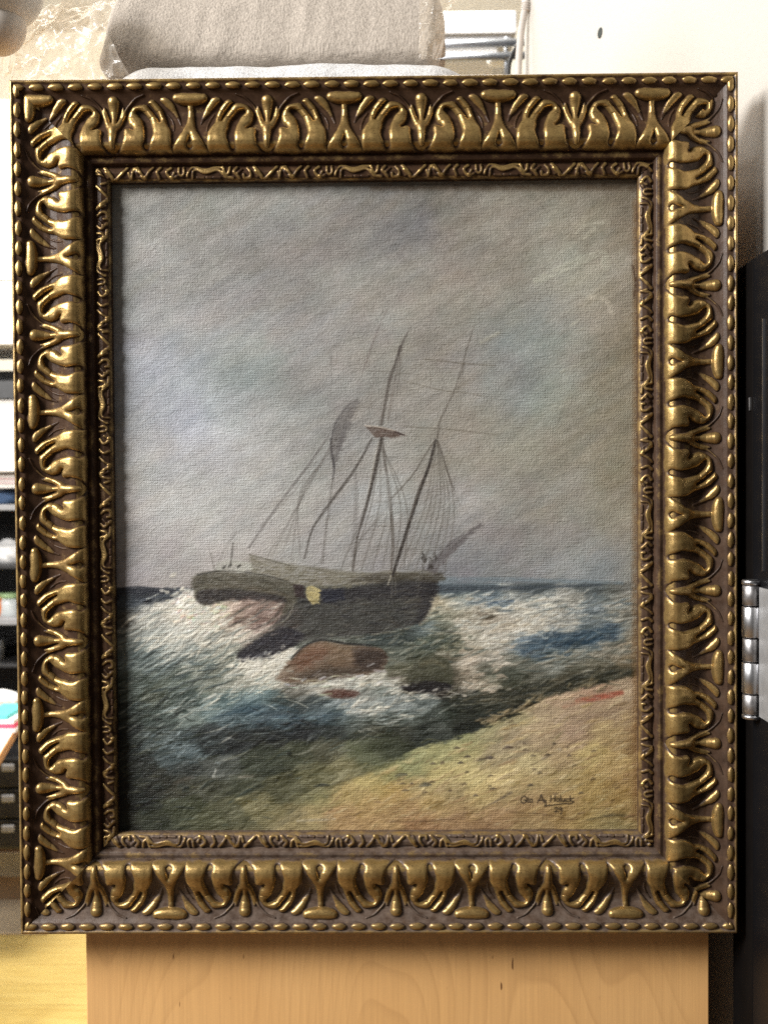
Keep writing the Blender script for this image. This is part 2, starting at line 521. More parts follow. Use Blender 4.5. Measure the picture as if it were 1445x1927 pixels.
def mir(st): return [(-a, b, c, d) for a, b, c, d in st]
BUD = [[(0, 133, 5.5, 6), (0, 118, 7.5, 8), (0, 100, 10, 8.5)],
       [(0, 104, 8, 8), (0, 78, 5, 6.5), (0, 58, 8.6, 8), (0, 43, 11.8, 9.5)]]
for side in (1, -1):
    for st in ([(3, 100, 7, 7.5), (12, 84, 6, 7), (16, 66, 5, 5.5), (18, 53, 3, 3.6)],
               [(9, 94, 4.6, 5), (17, 74, 3.2, 4.2), (25, 53, 2.6, 3.6), (40, 37, 2.3, 3), (58, 29, 1.7, 2.2)]):
        BUD.append([(a * side, b, c, d) for a, b, c, d in st])
HV = [(36, 8.5), (60, 10.5), (100, 10), (122, 8), (138, 5), (147, 3)]
LEAF_OUT = [(3, 147), (6, 142), (12, 137.5), (18, 130), (21, 118), (20, 106), (23, 99.5), (30, 99), (38, 102), (37, 97), (31, 91), (27, 82), (26, 72), (29, 61), (36, 51.5), (46, 47), (57, 45.5), (63, 47), (66, 41), (72, 38), (79, 41), (87, 50), (93.5, 62), (98, 75), (101, 88), (107, 99), (111, 110), (112, 125), (113, 138), (116, 147)]
LEAF_SLOTS = [[(46, 62, 3.6), (51, 65, 5.2), (58, 74, 6.2), (64, 88, 6.8), (67.5, 104, 6.8), (68, 119, 6.0), (64, 134, 4)],
              [(62, 44, 1.4), (69, 51, 1.9), (76, 60, 2.2), (82, 70, 1.9), (87, 82, .8)]]
LEAF_REG = (LEAF_OUT, LEAF_SLOTS, 8.5, HV)
LEAF_REG_M = ([(-a, b) for a, b in LEAF_OUT], [[(-a, b, c) for a, b, c in q] for q in LEAF_SLOTS], 8.5, HV)
LEAF = [[(92, 39, 4.6, 4.5), (98, 40.5, 7.2, 6), (106, 48, 7.8, 6), (114, 60, 6, 5), (121, 74, 3.6, 3.4), (126, 87, 1.8, 1.6)],
        [(101, 66, 1.6, 1.6), (108, 76, 2.0, 2.2), (113, 90, 2.0, 2.2), (114, 102, 1.4, 1.4)]]
PED_HALF = [(5, 47), (5.8, 62), (7.4, 80), (10.5, 96), (15, 107), (21, 117), (27, 127), (34, 137), (44, 147)]
PED_OUT = PED_HALF + [(-a, b) for a, b in PED_HALF[::-1]]
PED_REG = (PED_OUT, [[(0, 116, .5), (0, 124, 2.6), (0, 131, 5.2)]], 7.5, [(45, 6), (80, 8), (105, 9), (125, 8), (138, 5), (147, 2.5)])
PED = [[(-25, 36, 8.0, 8.5), (-12, 38, 11.0, 9.8), (12, 38, 11.0, 9.8), (25, 36, 8.0, 8.5)]]
def lst(pts, r=2.3, h=3.0): return [(s, 166.4 + w * 0.93, r * 1.35, h * 1.15) for s, w in pts]
LIN = [lst([(-29, 3), (-17, 3), (2, 8), (17, 4), (27, 3), (35, 14), (37, 20)]),
       lst([(-50, 24), (-35, 22), (-27, 12), (-19, 9), (2, 14), (17, 9), (25, 11), (27, 24)]),
       lst([(-25, 24), (-13, 23)], 2, 2.2), lst([(-8, 24), (0, 23)], 2, 2.2), lst([(6, 24), (18, 23)], 2, 2.2),
       lst([(-44, 3), (-42, 14), (-37, 17), (-33, 12), (-32, 4)]), lst([(44, 3), (43, 14), (47, 19), (52, 16), (53, 4)]),
       lst([(-57, 4), (-52, 12), (-57, 18), (-62, 24)], 2.8, 3.2), lst([(-66, 8), (-60, 14)], 2.2, 2.6),
       lst([(-77, 5), (-83, 14), (-82, 23), (-72, 24), (-70, 18)], 2.5, 3.2),
       lst([(57, 20), (66, 24), (62, 14)], 2.4, 2.8), lst([(68, 4), (76, 12), (72, 20), (66, 24)], 2.6, 3.2),
       lst([(88, 3), (94, 12), (90, 24)], 2.8, 3.2),
       lst([(-90, 3), (-99, 14), (-106, 25)], 3.2, 3.4), lst([(-133, 3), (-123, 14), (-112, 25)], 2.6, 3.2), lst([(-96, 22), (-92, 12)], 2.4, 2.6),
       lst([(102, 3), (110, 12), (117, 24)], 2.6, 3.2), lst([(132, 3), (125, 14), (117, 25)], 3.0, 3.4), lst([(122, 22), (130, 20), (135, 6)], 2.2, 2.6),
       lst([(138, 4), (141, 14), (143, 24)], 2.6, 3), lst([(-139, 24), (-136, 14)], 2.4, 2.8)]

def clip_piece(me, s0, L, gap, name, km):
    """copy of a piece cut along the mitre planes of a rail of length L"""
    bm = bmesh.new(); bm.from_mesh(me)
    for sg in (1, -1):
        co = Vector((sg * (L / 2 - gap) - s0, 0, 0)) * U
        bmesh.ops.bisect_plane(bm, geom=list(bm.verts) + list(bm.edges) + list(bm.faces), plane_co=co, plane_no=Vector((sg, km, 0)).normalized(), clear_outer=True)
    if not bm.faces: bm.free(); return None
    m2 = bpy.data.meshes.new(name); bm.to_mesh(m2); bm.free()
    m2.materials.append(me.materials[0])
    return m2

def bead_mesh(mat, a=15.2, b=7.4, c=7.0, seed=0):
    bm = bmesh.new()
    bmesh.ops.create_uvsphere(bm, u_segments=18, v_segments=12, radius=1)
    bmesh.ops.rotate(bm, verts=bm.verts, matrix=Matrix.Rotation(math.pi / 2, 3, 'Y'))
    r = random.Random(seed)
    for v in bm.verts:
        x = v.co.x
        k = 1 + 0.06 * math.sin(5 * v.co.y + seed) * math.cos(4 * x + seed * 2)
        v.co = Vector((math.copysign(abs(x) ** 0.85, x) * a * k, v.co.y * b * k, v.co.z * c * k)) * U
    me = bpy.data.meshes.new('bead'); bm.to_mesh(me); bm.free()
    for p in me.polygons: p.use_smooth = True
    g = me.attributes.new('gilt', 'FLOAT', 'POINT')
    z = np.zeros(len(me.vertices) * 3, np.float32); me.vertices.foreach_get('co', z)
    z = z.reshape(-1, 3)[:, 2] / (c * U)
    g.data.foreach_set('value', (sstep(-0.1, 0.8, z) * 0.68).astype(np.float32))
    me.materials.append(mat)
    return me

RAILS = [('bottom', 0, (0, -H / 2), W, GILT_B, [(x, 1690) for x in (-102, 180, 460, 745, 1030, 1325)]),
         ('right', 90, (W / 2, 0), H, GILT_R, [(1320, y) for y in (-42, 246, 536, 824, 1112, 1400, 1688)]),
         ('top', 180, (0, H / 2), W, GILT, [(x, 212) for x in (-77, 213, 503, 793, 1083, 1373)]),
         ('left', 270, (-W / 2, 0), H, GILT, [(105, y) for y in (52, 340, 630, 920, 1207, 1485, 1765)])]
proto = {}
def pieces_for(mat):
    if mat.name not in proto:
        st = 1.25
        proto[mat.name] = dict(
            bud=piece_mesh('flower_bud', BUD, [], -62, 62, 26, 142, st, mat, 8, wob=1.2, seed=3, fat=1.04),
            leaf_a=piece_mesh('acanthus_leaf', LEAF, [], 0, 130, 30, 147, st, mat, 8, wob=1.8, seed=8, regions=(LEAF_REG,)),
            leaf_b=piece_mesh('acanthus_leaf', [mir(s) for s in LEAF], [], -130, 0, 30, 147, st, mat, 8, wob=1.8, seed=12, regions=(LEAF_REG_M,)),
            ped=piece_mesh('pedestal_ornament', PED, [], -58, 58, 25, 147, st, mat, 8, wob=1.4, seed=17, regions=(PED_REG,)),
            lin=piece_mesh('liner_ornament', LIN, [], -146, 146, 165.5, 190.5, 0.9, mat, 4.4, 0.3, 1.3, fat=1.1),
            beads=[bead_mesh(mat, seed=i) for i in range(4)])
    return proto[mat.name]

for nm, deg, org, L, mat, buds in RAILS:
    gap = 0.12
    th = math.radians(deg)
    SH, SV = 0.945, 0.92                      # the upright rails show a slightly narrower face
    vs_, km = (SH, SV) if deg % 180 == 0 else (SV, SH)
    rail = link('frame_rail', rail_mesh('frame_rail', L, mat, gap, km), root, (org[0] * U, org[1] * U, 0))
    rail.rotation_euler = (0, 0, th)
    rail.scale = (1, vs_, 1)
    rail['label'] = {'bottom': 'bottom rail of the gilded frame with painted sheen in its recesses', 'right': 'brightly lit right rail of the gilded frame',
                     'top': 'top rail of the gilded frame', 'left': 'shaded left rail of the gilded frame'}[nm]
    pc = pieces_for(mat)
    def s_of(px, py, z=50):
        p = unproj(px, py, z)
        return (p[0] - org[0]) * math.cos(th) + (p[1] - org[1]) * math.sin(th)
    def put(name, me, s0, lo, hi, vmin, lvl=rail, sc=None):
        if s0 + lo > L / 2 - vmin or s0 + hi < -(L / 2 - vmin): return
        vm = {'flower_bud': 142, 'acanthus_leaf': 146, 'pedestal_ornament': 146, 'liner_ornament': 191, 'bead': 25}[name]
        if s0 + hi > L / 2 - vm - 2 or s0 + lo < -(L / 2 - vm - 2):
            me = clip_piece(me, s0, L, gap, name, km)
            if me is None: return
        return link(name, me, lvl, (s0 * U, 0, 0))
    ss = sorted(s_of(*b) for b in buds)
    for s in ss:
        put('flower_bud', pc['bud'], s, -62, 62, 26)
        put('acanthus_leaf', pc['leaf_a'], s, 0, 130, 34)
        put('acanthus_leaf', pc['leaf_b'], s, -130, 0, 34)
    mids = [(a + b) / 2 for a, b in zip(ss[:-1], ss[1:])]
    mids = [ss[0] - 144] + mids + [ss[-1] + 144]
    for s in mids: put('pedestal_ornament', pc['ped'], s, -58, 58, 28)
    # beads along the outer edge
    nb = int((L - 44) // 36.9)
    off = random.uniform(-8, 8)
    for i in range(nb + 2):
        s = -nb * 36.9 / 2 + (i - 0.5) * 36.9 + off + random.uniform(-.8, .8)
        if abs(s) > L / 2 - 4: continue
        me = pc['beads'][random.randrange(4)]
        vb, zb = 15.4, 54.6
        if abs(s) > L / 2 - 32:
            bmx = bmesh.new(); bmx.from_mesh(me)
            bmesh.ops.translate(bmx, verts=bmx.verts, vec=Vector((0, vb * U, zb * U)))
            tmp = bpy.data.meshes.new('bead'); bmx.to_mesh(tmp); bmx.free(); tmp.materials.append(mat)
            me2 = clip_piece(tmp, s, L, gap, 'bead', km)
            if me2: link('bead', me2, rail, (s * U, 0, 0))
        else:
            o = link('bead', me, rail, (s * U, vb * U, zb * U))
            k = random.uniform(0.93, 1.05)
            o.scale = (k, random.uniform(0.95, 1.05), random.uniform(0.94, 1.06))
            o.rotation_euler = (random.uniform(-.08, .08), random.uniform(-.04, .04), random.uniform(-.03, .03))
    # inner liner ornament
    lx = {'bottom': [(x, 1568) for x in (33, 313, 591, 871, 1153)], 'top': [(x, 330) for x in (388 - 560, 388 - 280, 388, 668, 948, 1228)],
          'left': [(202, y) for y in (190, 483, 760, 1042, 1325, 1605)], 'right': [(1217, y) for y in (130, 410, 690, 970, 1255, 1540, 1810)]}[nm]
    if nm == 'top': lx = [(x, 330) for x in (110, 390, 668, 948, 1226)]
    for b in lx: put('liner_ornament', pc['lin'], s_of(*b, z=28), -146, 146, 165)

# ------------------------------------------------------------------ the painted canvas
CZ = 7.0
cx0, cx1, cy0, cy1 = -W / 2 + 171, W / 2 - 171, -H / 2 + 176, H / 2 - 176
NX, NY = 660, 830
gx, gy = np.meshgrid(np.linspace(cx0, cx1, NX), np.linspace(cy1, cy0, NY))       # rows run from the top down
X, Y = proj(np.stack([gx, gy, np.full_like(gx, CZ)], -1))                        # paint in photo pixel coordinates
XL, YT = X[0, 0], Y[0, 0]
DX, DY = (X[0, -1] - X[0, 0]) / (NX - 1), (Y[-1, 0] - Y[0, 0]) / (NY - 1)
IMP = np.zeros_like(X)                                                          # paint thickness

def field(pts, sig, qx, qy):
    num = np.zeros(qx.shape + (3,)); den = np.full(qx.shape, 1e-12)
    for x, y, r, g, b in pts:
        w = np.exp(-((qx - x) ** 2 / sig[0] ** 2 + (qy - y) ** 2 / sig[1] ** 2)) + 1e-9
        num += w[..., None] * np.array((r, g, b), float); den += w
    return num / den[..., None]

def rotc(ang):
    c, s = math.cos(math.radians(ang)), math.sin(math.radians(ang))
    return X * c - Y * s, X * s + Y * c      # u runs up to the right by ang degrees

SKY = [(240, 370, 128, 124, 114), (300, 380, 136, 134, 126), (400, 385, 142, 140, 128), (500, 380, 138, 136, 128), (620, 380, 134, 130, 122), (720, 375, 128, 124, 114), (850, 375, 130, 123, 110), (1000, 375, 134, 124, 106), (1150, 375, 134, 124, 104),
       (240, 450, 146, 144, 138), (300, 450, 146, 143, 136), (400, 450, 140, 137, 131), (480, 460, 132, 129, 123), (560, 470, 128, 122, 116), (640, 450, 130, 122, 114), (720, 450, 124, 121, 118), (790, 440, 118, 116, 116), (880, 430, 140, 131, 117), (980, 420, 146, 137, 121), (1080, 420, 150, 144, 124), (1160, 440, 146, 132, 108),
       (240, 540, 142, 141, 136), (310, 540, 148, 146, 139), (400, 540, 144, 140, 134), (480, 545, 133, 128, 123), (560, 545, 136, 132, 126), (640, 540, 148, 144, 133), (720, 530, 146, 140, 129), (800, 500, 142, 134, 121), (880, 510, 142, 132, 118), (960, 520, 146, 139, 122), (1060, 510, 160, 157, 139), (1130, 500, 158, 152, 132), (1175, 560, 144, 128, 102),
       (240, 620, 142, 141, 138), (300, 620, 142, 139, 135), (380, 615, 150, 148, 146), (460, 610, 150, 149, 144), (560, 620, 142, 138, 133), (640, 620, 140, 136, 131), (720, 620, 150, 145, 136), (800, 600, 150, 143, 130), (880, 600, 146, 139, 125), (960, 600, 138, 136, 126), (1060, 600, 150, 146, 132), (1140, 580, 160, 149, 130), (1180, 650, 140, 126, 98),
       (245, 690, 146, 149, 156), (290, 680, 158, 164, 178), (350, 690, 144, 149, 156), (420, 700, 138, 147, 142), (480, 690, 136, 146, 140), (560, 700, 140, 140, 134), (640, 690, 142, 137, 130), (720, 690, 138, 134, 122), (800, 690, 146, 139, 126), (890, 680, 136, 132, 124), (960, 670, 134, 138, 136), (1020, 640, 130, 140, 134), (1080, 680, 146, 144, 130), (1150, 710, 142, 134, 110),
       (245, 770, 142, 146, 150), (300, 770, 146, 150, 158), (350, 780, 160, 168, 184), (420, 760, 146, 154, 158), (480, 770, 148, 152, 148), (560, 770, 142, 142, 136), (640, 770, 136, 133, 126), (720, 770, 146, 141, 130), (800, 760, 148, 141, 127), (880, 760, 150, 143, 128), (960, 730, 142, 144, 138), (1040, 750, 148, 156, 142), (1100, 780, 146, 142, 122), (1170, 790, 142, 131, 104),
       (245, 860, 158, 156, 152), (320, 850, 160, 160, 160), (400, 850, 162, 164, 164), (480, 850, 160, 160, 156), (560, 850, 152, 150, 144), (640, 850, 142, 139, 133), (720, 860, 146, 143, 134), (800, 860, 150, 144, 131), (880, 850, 150, 143, 128), (960, 830, 150, 144, 126), (1050, 850, 146, 140, 121), (1170, 870, 146, 135, 107),
       (245, 950, 160, 156, 151), (320, 950, 168, 166, 161), (400, 940, 170, 168, 163), (480, 940, 166, 164, 158), (560, 940, 160, 158, 151), (640, 940, 154, 152, 146), (735, 930, 164, 166, 162), (800, 940, 150, 146, 136), (880, 950, 158, 154, 147), (960, 930, 150, 144, 131), (1060, 940, 148, 142, 126), (1170, 960, 148, 138, 114),
       (245, 1040, 150, 144, 142), (320, 1040, 160, 154, 151), (380, 1030, 170, 166, 160), (480, 1010, 166, 163, 157), (560, 1010, 158, 155, 149), (640, 1010, 158, 156, 152), (720, 1010, 152, 150, 146), (800, 1030, 144, 141, 137), (880, 1030, 140, 137, 136), (960, 1020, 142, 138, 132), (1060, 1030, 148, 144, 135), (1170, 1040, 148, 142, 126),
       (245, 1090, 142, 135, 136), (340, 1085, 156, 148, 142), (480, 1070, 150, 144, 136), (640, 1060, 146, 142, 136), (860, 1078, 128, 128, 132), (960, 1072, 136, 136, 136), (1060, 1070, 140, 142, 142), (1130, 1078, 130, 140, 144), (1180, 1080, 142, 140, 132)]
SEA = [(225, 1118, 42, 48, 58), (280, 1115, 40, 45, 55), (325, 1120, 70, 75, 82), (240, 1140, 72, 82, 92), (235, 1165, 95, 93, 86), (240, 1200, 118, 122, 116), (280, 1160, 150, 150, 142), (320, 1150, 185, 180, 165), (350, 1135, 205, 200, 190), (370, 1160, 212, 204, 186), (400, 1160, 202, 190, 170), (330, 1190, 190, 190, 180), (290, 1200, 158, 163, 157),
       (260, 1240, 102, 115, 112), (300, 1240, 120, 132, 128), (350, 1230, 140, 148, 142), (400, 1200, 186, 181, 165), (440, 1165, 168, 148, 132), (480, 1160, 152, 130, 118), (500, 1175, 142, 118, 108), (450, 1190, 178, 166, 150), (420, 1230, 166, 166, 151), (430, 1260, 170, 170, 155), (480, 1255, 188, 184, 166), (380, 1260, 140, 145, 132), (330, 1280, 102, 112, 102), (260, 1290, 78, 88, 80), (300, 1310, 74, 80, 66), (340, 1320, 72, 85, 79), (400, 1290, 120, 125, 112), (450, 1285, 150, 150, 135), (500, 1270, 192, 190, 173), (520, 1262, 184, 176, 160),
       (440, 1320, 78, 108, 110), (480, 1312, 108, 144, 146), (400, 1330, 95, 120, 118), (350, 1345, 120, 135, 128), (300, 1355, 82, 95, 88), (250, 1340, 52, 62, 57), (240, 1385, 46, 54, 51), (470, 1332, 55, 98, 118), (520, 1320, 75, 95, 95), (540, 1335, 50, 60, 58), (580, 1330, 68, 78, 78), (450, 1355, 82, 108, 114), (500, 1355, 68, 97, 110), (540, 1355, 55, 92, 114), (600, 1350, 85, 110, 118), (640, 1345, 92, 112, 114),
       (300, 1390, 95, 108, 105), (340, 1410, 98, 118, 122), (330, 1430, 80, 98, 100), (400, 1390, 58, 66, 66), (450, 1385, 56, 61, 61), (500, 1380, 58, 61, 58), (570, 1370, 50, 53, 55), (620, 1375, 58, 64, 61), (260, 1440, 50, 55, 50), (350, 1450, 70, 76, 72), (410, 1450, 85, 90, 84), (300, 1470, 56, 58, 48), (260, 1510, 38, 44, 38), (340, 1480, 70, 70, 56), (400, 1480, 78, 80, 64), (460, 1480, 74, 78, 62), (500, 1430, 68, 74, 60), (560, 1420, 78, 82, 64), (620, 1410, 86, 86, 68), (540, 1480, 95, 95, 70), (480, 1510, 128, 122, 86), (440, 1530, 95, 95, 70), (350, 1520, 75, 80, 58), (280, 1535, 68, 73, 56), (230, 1545, 56, 58, 47), (400, 1545, 92, 94, 68), (600, 1460, 112, 110, 79), (650, 1440, 135, 130, 95), (680, 1420, 100, 105, 78),
       (560, 1300, 120, 118, 108), (600, 1290, 168, 164, 151), (640, 1285, 162, 160, 148), (700, 1280, 172, 170, 156), (680, 1310, 140, 142, 135), (720, 1300, 120, 128, 120), (740, 1320, 142, 150, 147), (700, 1340, 152, 157, 150), (660, 1330, 130, 140, 140), (760, 1340, 140, 150, 148), (720, 1350, 100, 115, 112), (680, 1360, 95, 105, 100), (760, 1355, 108, 118, 110), (800, 1330, 115, 125, 122), (830, 1350, 78, 86, 78), (700, 1370, 80, 80, 65), (760, 1375, 64, 66, 56), (700, 1400, 78, 83, 63), (740, 1395, 70, 75, 58), (800, 1380, 54, 60, 53),
       (850, 1110, 78, 98, 110), (900, 1108, 82, 102, 112), (1000, 1106, 85, 95, 98), (1100, 1105, 110, 118, 118), (1180, 1105, 135, 135, 128), (830, 1135, 178, 167, 140), (860, 1130, 150, 155, 145), (900, 1128, 140, 150, 150), (930, 1135, 92, 124, 146), (960, 1125, 140, 145, 140), (1020, 1130, 152, 157, 152), (1080, 1125, 168, 167, 157), (1150, 1125, 120, 125, 120), (1180, 1130, 140, 135, 120), (830, 1160, 140, 140, 120), (870, 1160, 166, 160, 140), (920, 1155, 138, 127, 109), (980, 1150, 178, 174, 160), (1050, 1150, 162, 161, 151), (1110, 1140, 112, 124, 128), (1170, 1150, 140, 138, 125),
       (800, 1180, 100, 115, 115), (840, 1190, 92, 97, 82), (880, 1180, 172, 166, 149), (940, 1180, 190, 182, 165), (1000, 1175, 184, 179, 164), (1060, 1170, 152, 153, 146), (1120, 1165, 122, 131, 130), (1180, 1170, 130, 130, 120), (760, 1200, 72, 82, 79), (800, 1210, 92, 102, 89), (850, 1215, 120, 119, 98), (900, 1215, 174, 168, 150), (950, 1210, 178, 174, 161), (990, 1222, 70, 103, 126), (1050, 1205, 46, 85, 113), (1110, 1195, 46, 87, 116), (1150, 1190, 64, 97, 120), (1190, 1190, 140, 134, 116), (1030, 1230, 82, 104, 112), (1090, 1230, 120, 125, 118), (1150, 1220, 130, 125, 110), (1190, 1215, 140, 128, 105),
       (760, 1230, 105, 110, 98), (800, 1240, 88, 90, 73), (840, 1240, 110, 105, 88), (880, 1240, 168, 157, 139), (930, 1240, 162, 156, 142), (980, 1245, 118, 120, 108), (1040, 1255, 125, 128, 118), (1110, 1250, 118, 115, 98), (1180, 1245, 135, 122, 98), (770, 1265, 92, 92, 72), (820, 1260, 66, 70, 55), (850, 1270, 92, 87, 72), (880, 1270, 164, 152, 133), (920, 1265, 96, 98, 84), (960, 1275, 80, 85, 73), (1010, 1275, 103, 103, 90), (1080, 1272, 90, 87, 70), (1150, 1268, 68, 65, 48), (1190, 1262, 82, 74, 51), (880, 1290, 180, 171, 152), (920, 1290, 152, 146, 125), (960, 1290, 74, 74, 57), (1020, 1290, 58, 58, 44), (1080, 1285, 70, 65, 50),
       (760, 1285, 95, 90, 75), (800, 1285, 58, 53, 48), (840, 1295, 56, 51, 46), (870, 1300, 83, 78, 66), (860, 1320, 38, 44, 36), (900, 1315, 42, 46, 36), (950, 1310, 46, 49, 39), (1000, 1305, 56, 56, 44), (850, 1340, 55, 61, 50), (900, 1335, 42, 46, 37), (940, 1330, 49, 52, 42), (980, 1320, 64, 59, 44), (820, 1365, 68, 73, 66), (880, 1355, 46, 51, 44)]
SAND = [(1180, 1290, 160, 135, 108), (1120, 1300, 165, 130, 105), (1060, 1305, 165, 135, 110), (1000, 1325, 150, 128, 100), (1150, 1340, 155, 128, 100), (1090, 1345, 160, 132, 105), (1030, 1350, 165, 140, 110), (970, 1350, 165, 150, 110), (1190, 1350, 150, 122, 88), (920, 1375, 150, 140, 100), (960, 1390, 150, 130, 102), (1020, 1390, 165, 140, 108), (1080, 1390, 160, 130, 105), (1140, 1380, 165, 138, 95), (1185, 1400, 150, 118, 75), (860, 1395, 140, 138, 95), (820, 1420, 155, 148, 100), (880, 1420, 175, 160, 108), (940, 1420, 150, 132, 100), (1000, 1430, 180, 160, 115), (1060, 1420, 165, 138, 100), (1110, 1420, 175, 150, 95), (1160, 1440, 160, 130, 80), (1190, 1480, 145, 112, 65), (780, 1430, 130, 130, 88), (740, 1450, 140, 132, 85), (820, 1460, 180, 162, 105), (880, 1460, 185, 165, 110), (940, 1460, 200, 175, 120), (1000, 1470, 175, 150, 102), (1060, 1470, 165, 140, 92), (1110, 1480, 160, 130, 75), (1160, 1500, 150, 118, 65),
        (700, 1470, 160, 140, 85), (740, 1490, 180, 148, 85), (790, 1480, 165, 142, 95), (850, 1490, 160, 138, 95), (900, 1500, 185, 160, 105), (950, 1495, 165, 140, 95), (1000, 1500, 155, 125, 85), (1050, 1500, 160, 128, 80), (650, 1500, 165, 140, 88), (700, 1515, 170, 138, 85), (760, 1510, 160, 125, 80), (820, 1520, 170, 140, 88), (880, 1520, 155, 125, 82), (940, 1525, 150, 115, 78), (1000, 1530, 150, 115, 72), (1060, 1530, 150, 118, 70), (1120, 1530, 150, 122, 70), (1180, 1530, 140, 112, 65), (600, 1530, 150, 128, 84), (650, 1540, 165, 130, 85), (720, 1545, 160, 125, 80), (800, 1545, 150, 110, 72), (880, 1545, 140, 105, 70), (560, 1545, 140, 122, 82), (1000, 1545, 140, 112, 72), (1150, 1545, 130, 112, 70), (600, 1500, 135, 126, 82)]

u1, w1 = rotc(33); u2, w2 = rotc(24); u3, w3 = rotc(12)
wx = (fbm(X / 60, Y / 60, 3) - .5); wy = (fbm(X / 60 + 9, Y / 60 + 5, 8) - .5)
# sky
sky = field(SKY, (52, 46), X + 60 * wx, Y + 46 * wy)
br = fbm(u1 / 46, w1 / 9, 21) - .5
br2 = fbm(X / 9, Y / 9, 44, 3) - .5
sky += (br * 20 + (fbm(X / 90, Y / 60, 31) - .5) * 20)[..., None] + br2[..., None] * 14
sky += (fbm(u1 / 70, w1 / 22, 61) - .5)[..., None] * np.array((7., 1., -8.))
sky += (fbm(X / 40, Y / 40, 66) - .5)[..., None] * np.array((-5., 4., 2.))
sg_ = sky.mean(-1, keepdims=True)
sky = sg_ + (sky - sg_) * .62
sky = 144 + (sky - 144) * 1.3 + np.array((10., 11., 12.))
# sea
lw = sstep(760, 560, X)
un, wn_ = np.where(X < 640, u2, u3), np.where(X < 640, w2, w3)
st1 = fbm(u2 / 55 + wx, w2 / 5.5 + 2 * wy, 71); st2 = fbm(u3 / 60 + wx, w3 / 5.0 + 2 * wy, 75)
stk = st1 * lw + st2 * (1 - lw) - .5
sea = field(SEA, (19, 13), X + 16 * wx + 22 * stk, Y + 10 * wy + 14 * stk)
sea = sea.mean(-1, keepdims=True) + (sea - sea.mean(-1, keepdims=True)) * .9
fine = fbm(u2 / 20, w2 / 4.2, 81, 3) * lw + fbm(u3 / 22, w3 / 4.0, 85, 3) * (1 - lw) - .5
lum = sea.mean(-1)
sea += (stk * 60 + fine * 58)[..., None] * (0.35 + lum / 170)[..., None]
spk = sstep(.60, .76, fbm(u2 / 9, w2 / 3.2, 91, 3)) * sstep(85, 150, lum + 60 * stk)
sea = 104 + (sea - 104) * 1.1
sea *= (1 - .20 * sstep(460, 260, X) * sstep(1300, 1420, Y))[..., None]
sea += (spk * 46)[..., None] * np.array((1, .98, .9))
# sand
sd = fbm(u2 / 42, w2 / 8, 101) - .5
sand = field(SAND, (24, 17), X + 24 * wx + 30 * sd, Y + 16 * wy + 24 * sd)
sand = sand * np.array((1.02, 1.03, 1.0)) + np.array((16., 18., 19.))
sand += (sd * 60 + (fbm(u2 / 14, w2 / 3.2, 117, 3) - .5) * 50 + (fbm(X / 7, Y / 5, 111, 3) - .5) * 30)[..., None] * np.array((1, .95, .75))
# composition of the three fields
hor = np.interp(X, [200, 420, 820, 1200], [1107, 1106, 1098, 1096])
soft = np.where(X < 450, 2.0, 4.0)
mk = sstep(-1, 1, (Y - hor + 4 * (fine)) / soft)[..., None]
img = sky * (1 - mk) + sea * mk
bx = [200, 480, 560, 640, 700, 800, 900, 960, 1020, 1100, 1210]
by = [1640, 1570, 1515, 1478, 1448, 1408, 1371, 1346, 1318, 1296, 1258]
wid = np.interp(X, [400, 600, 760, 900, 1200], [46, 26, 9, 4, 4])
ms = sstep(-1, 1, (Y - np.interp(X, bx, by) + 26 * sd + 14 * (fbm(X / 12, Y / 8, 121, 3) - .5)) / wid)[..., None]
img = img * (1 - ms) + sand * ms

TEX = fbm(X / 9.0, Y / 3.4, 131, 3)
def win(x0, y0, x1, y1, pad):
    i0 = max(0, int((y0 - pad - YT) / DY) - 8); i1 = min(NY, int((y1 + pad - YT) / DY) + 9)
    j0 = max(0, int((x0 - pad - XL) / DX) - 14); j1 = min(NX, int((x1 + pad - XL) / DX) + 15)
    return slice(i0, i1), slice(j0, j1)

def stroke(pts, wd, col, alpha=1.0, dry=0.35, edge=1.0, imp=0.0, smooth=True):
    """a brush stroke: wd is a width or a list of widths, col is sRGB 0-255"""
    P = np.asarray(pts, float)
    wd = np.full(len(P), wd, float) if np.ndim(wd) == 0 else np.asarray(wd, float)
    Q = np.column_stack([P, wd])
    if smooth and len(P) > 2: Q = catmull(Q, 6)
    sl = win(Q[:, 0].min(), Q[:, 1].min(), Q[:, 0].max(), Q[:, 1].max(), Q[:, 2].max() + 4)
    x, y = X[sl], Y[sl]
    if x.size == 0: return
    best = np.full(x.shape, -9.0)
    for a, b in zip(Q[:-1], Q[1:]):
        d = b[:2] - a[:2]; l2 = d @ d + 1e-9
        t = np.clip(((x - a[0]) * d[0] + (y - a[1]) * d[1]) / l2, 0, 1)
        dist = np.hypot(x - a[0] - t * d[0], y - a[1] - t * d[1])
        r = (a[2] + t * (b[2] - a[2])) / 2
        np.maximum(best, (r - dist), out=best)
    m_ = np.clip(best / (2 * edge) + 0.5, 0, 1)
    m_ = m_ * (1 - dry * 1.1 * sstep(.42, .68, TEX[sl])) * alpha
    img[sl] = img[sl] * (1 - m_[..., None]) + np.array(col, float) * m_[..., None]
    if imp: IMP[sl] += imp * m_

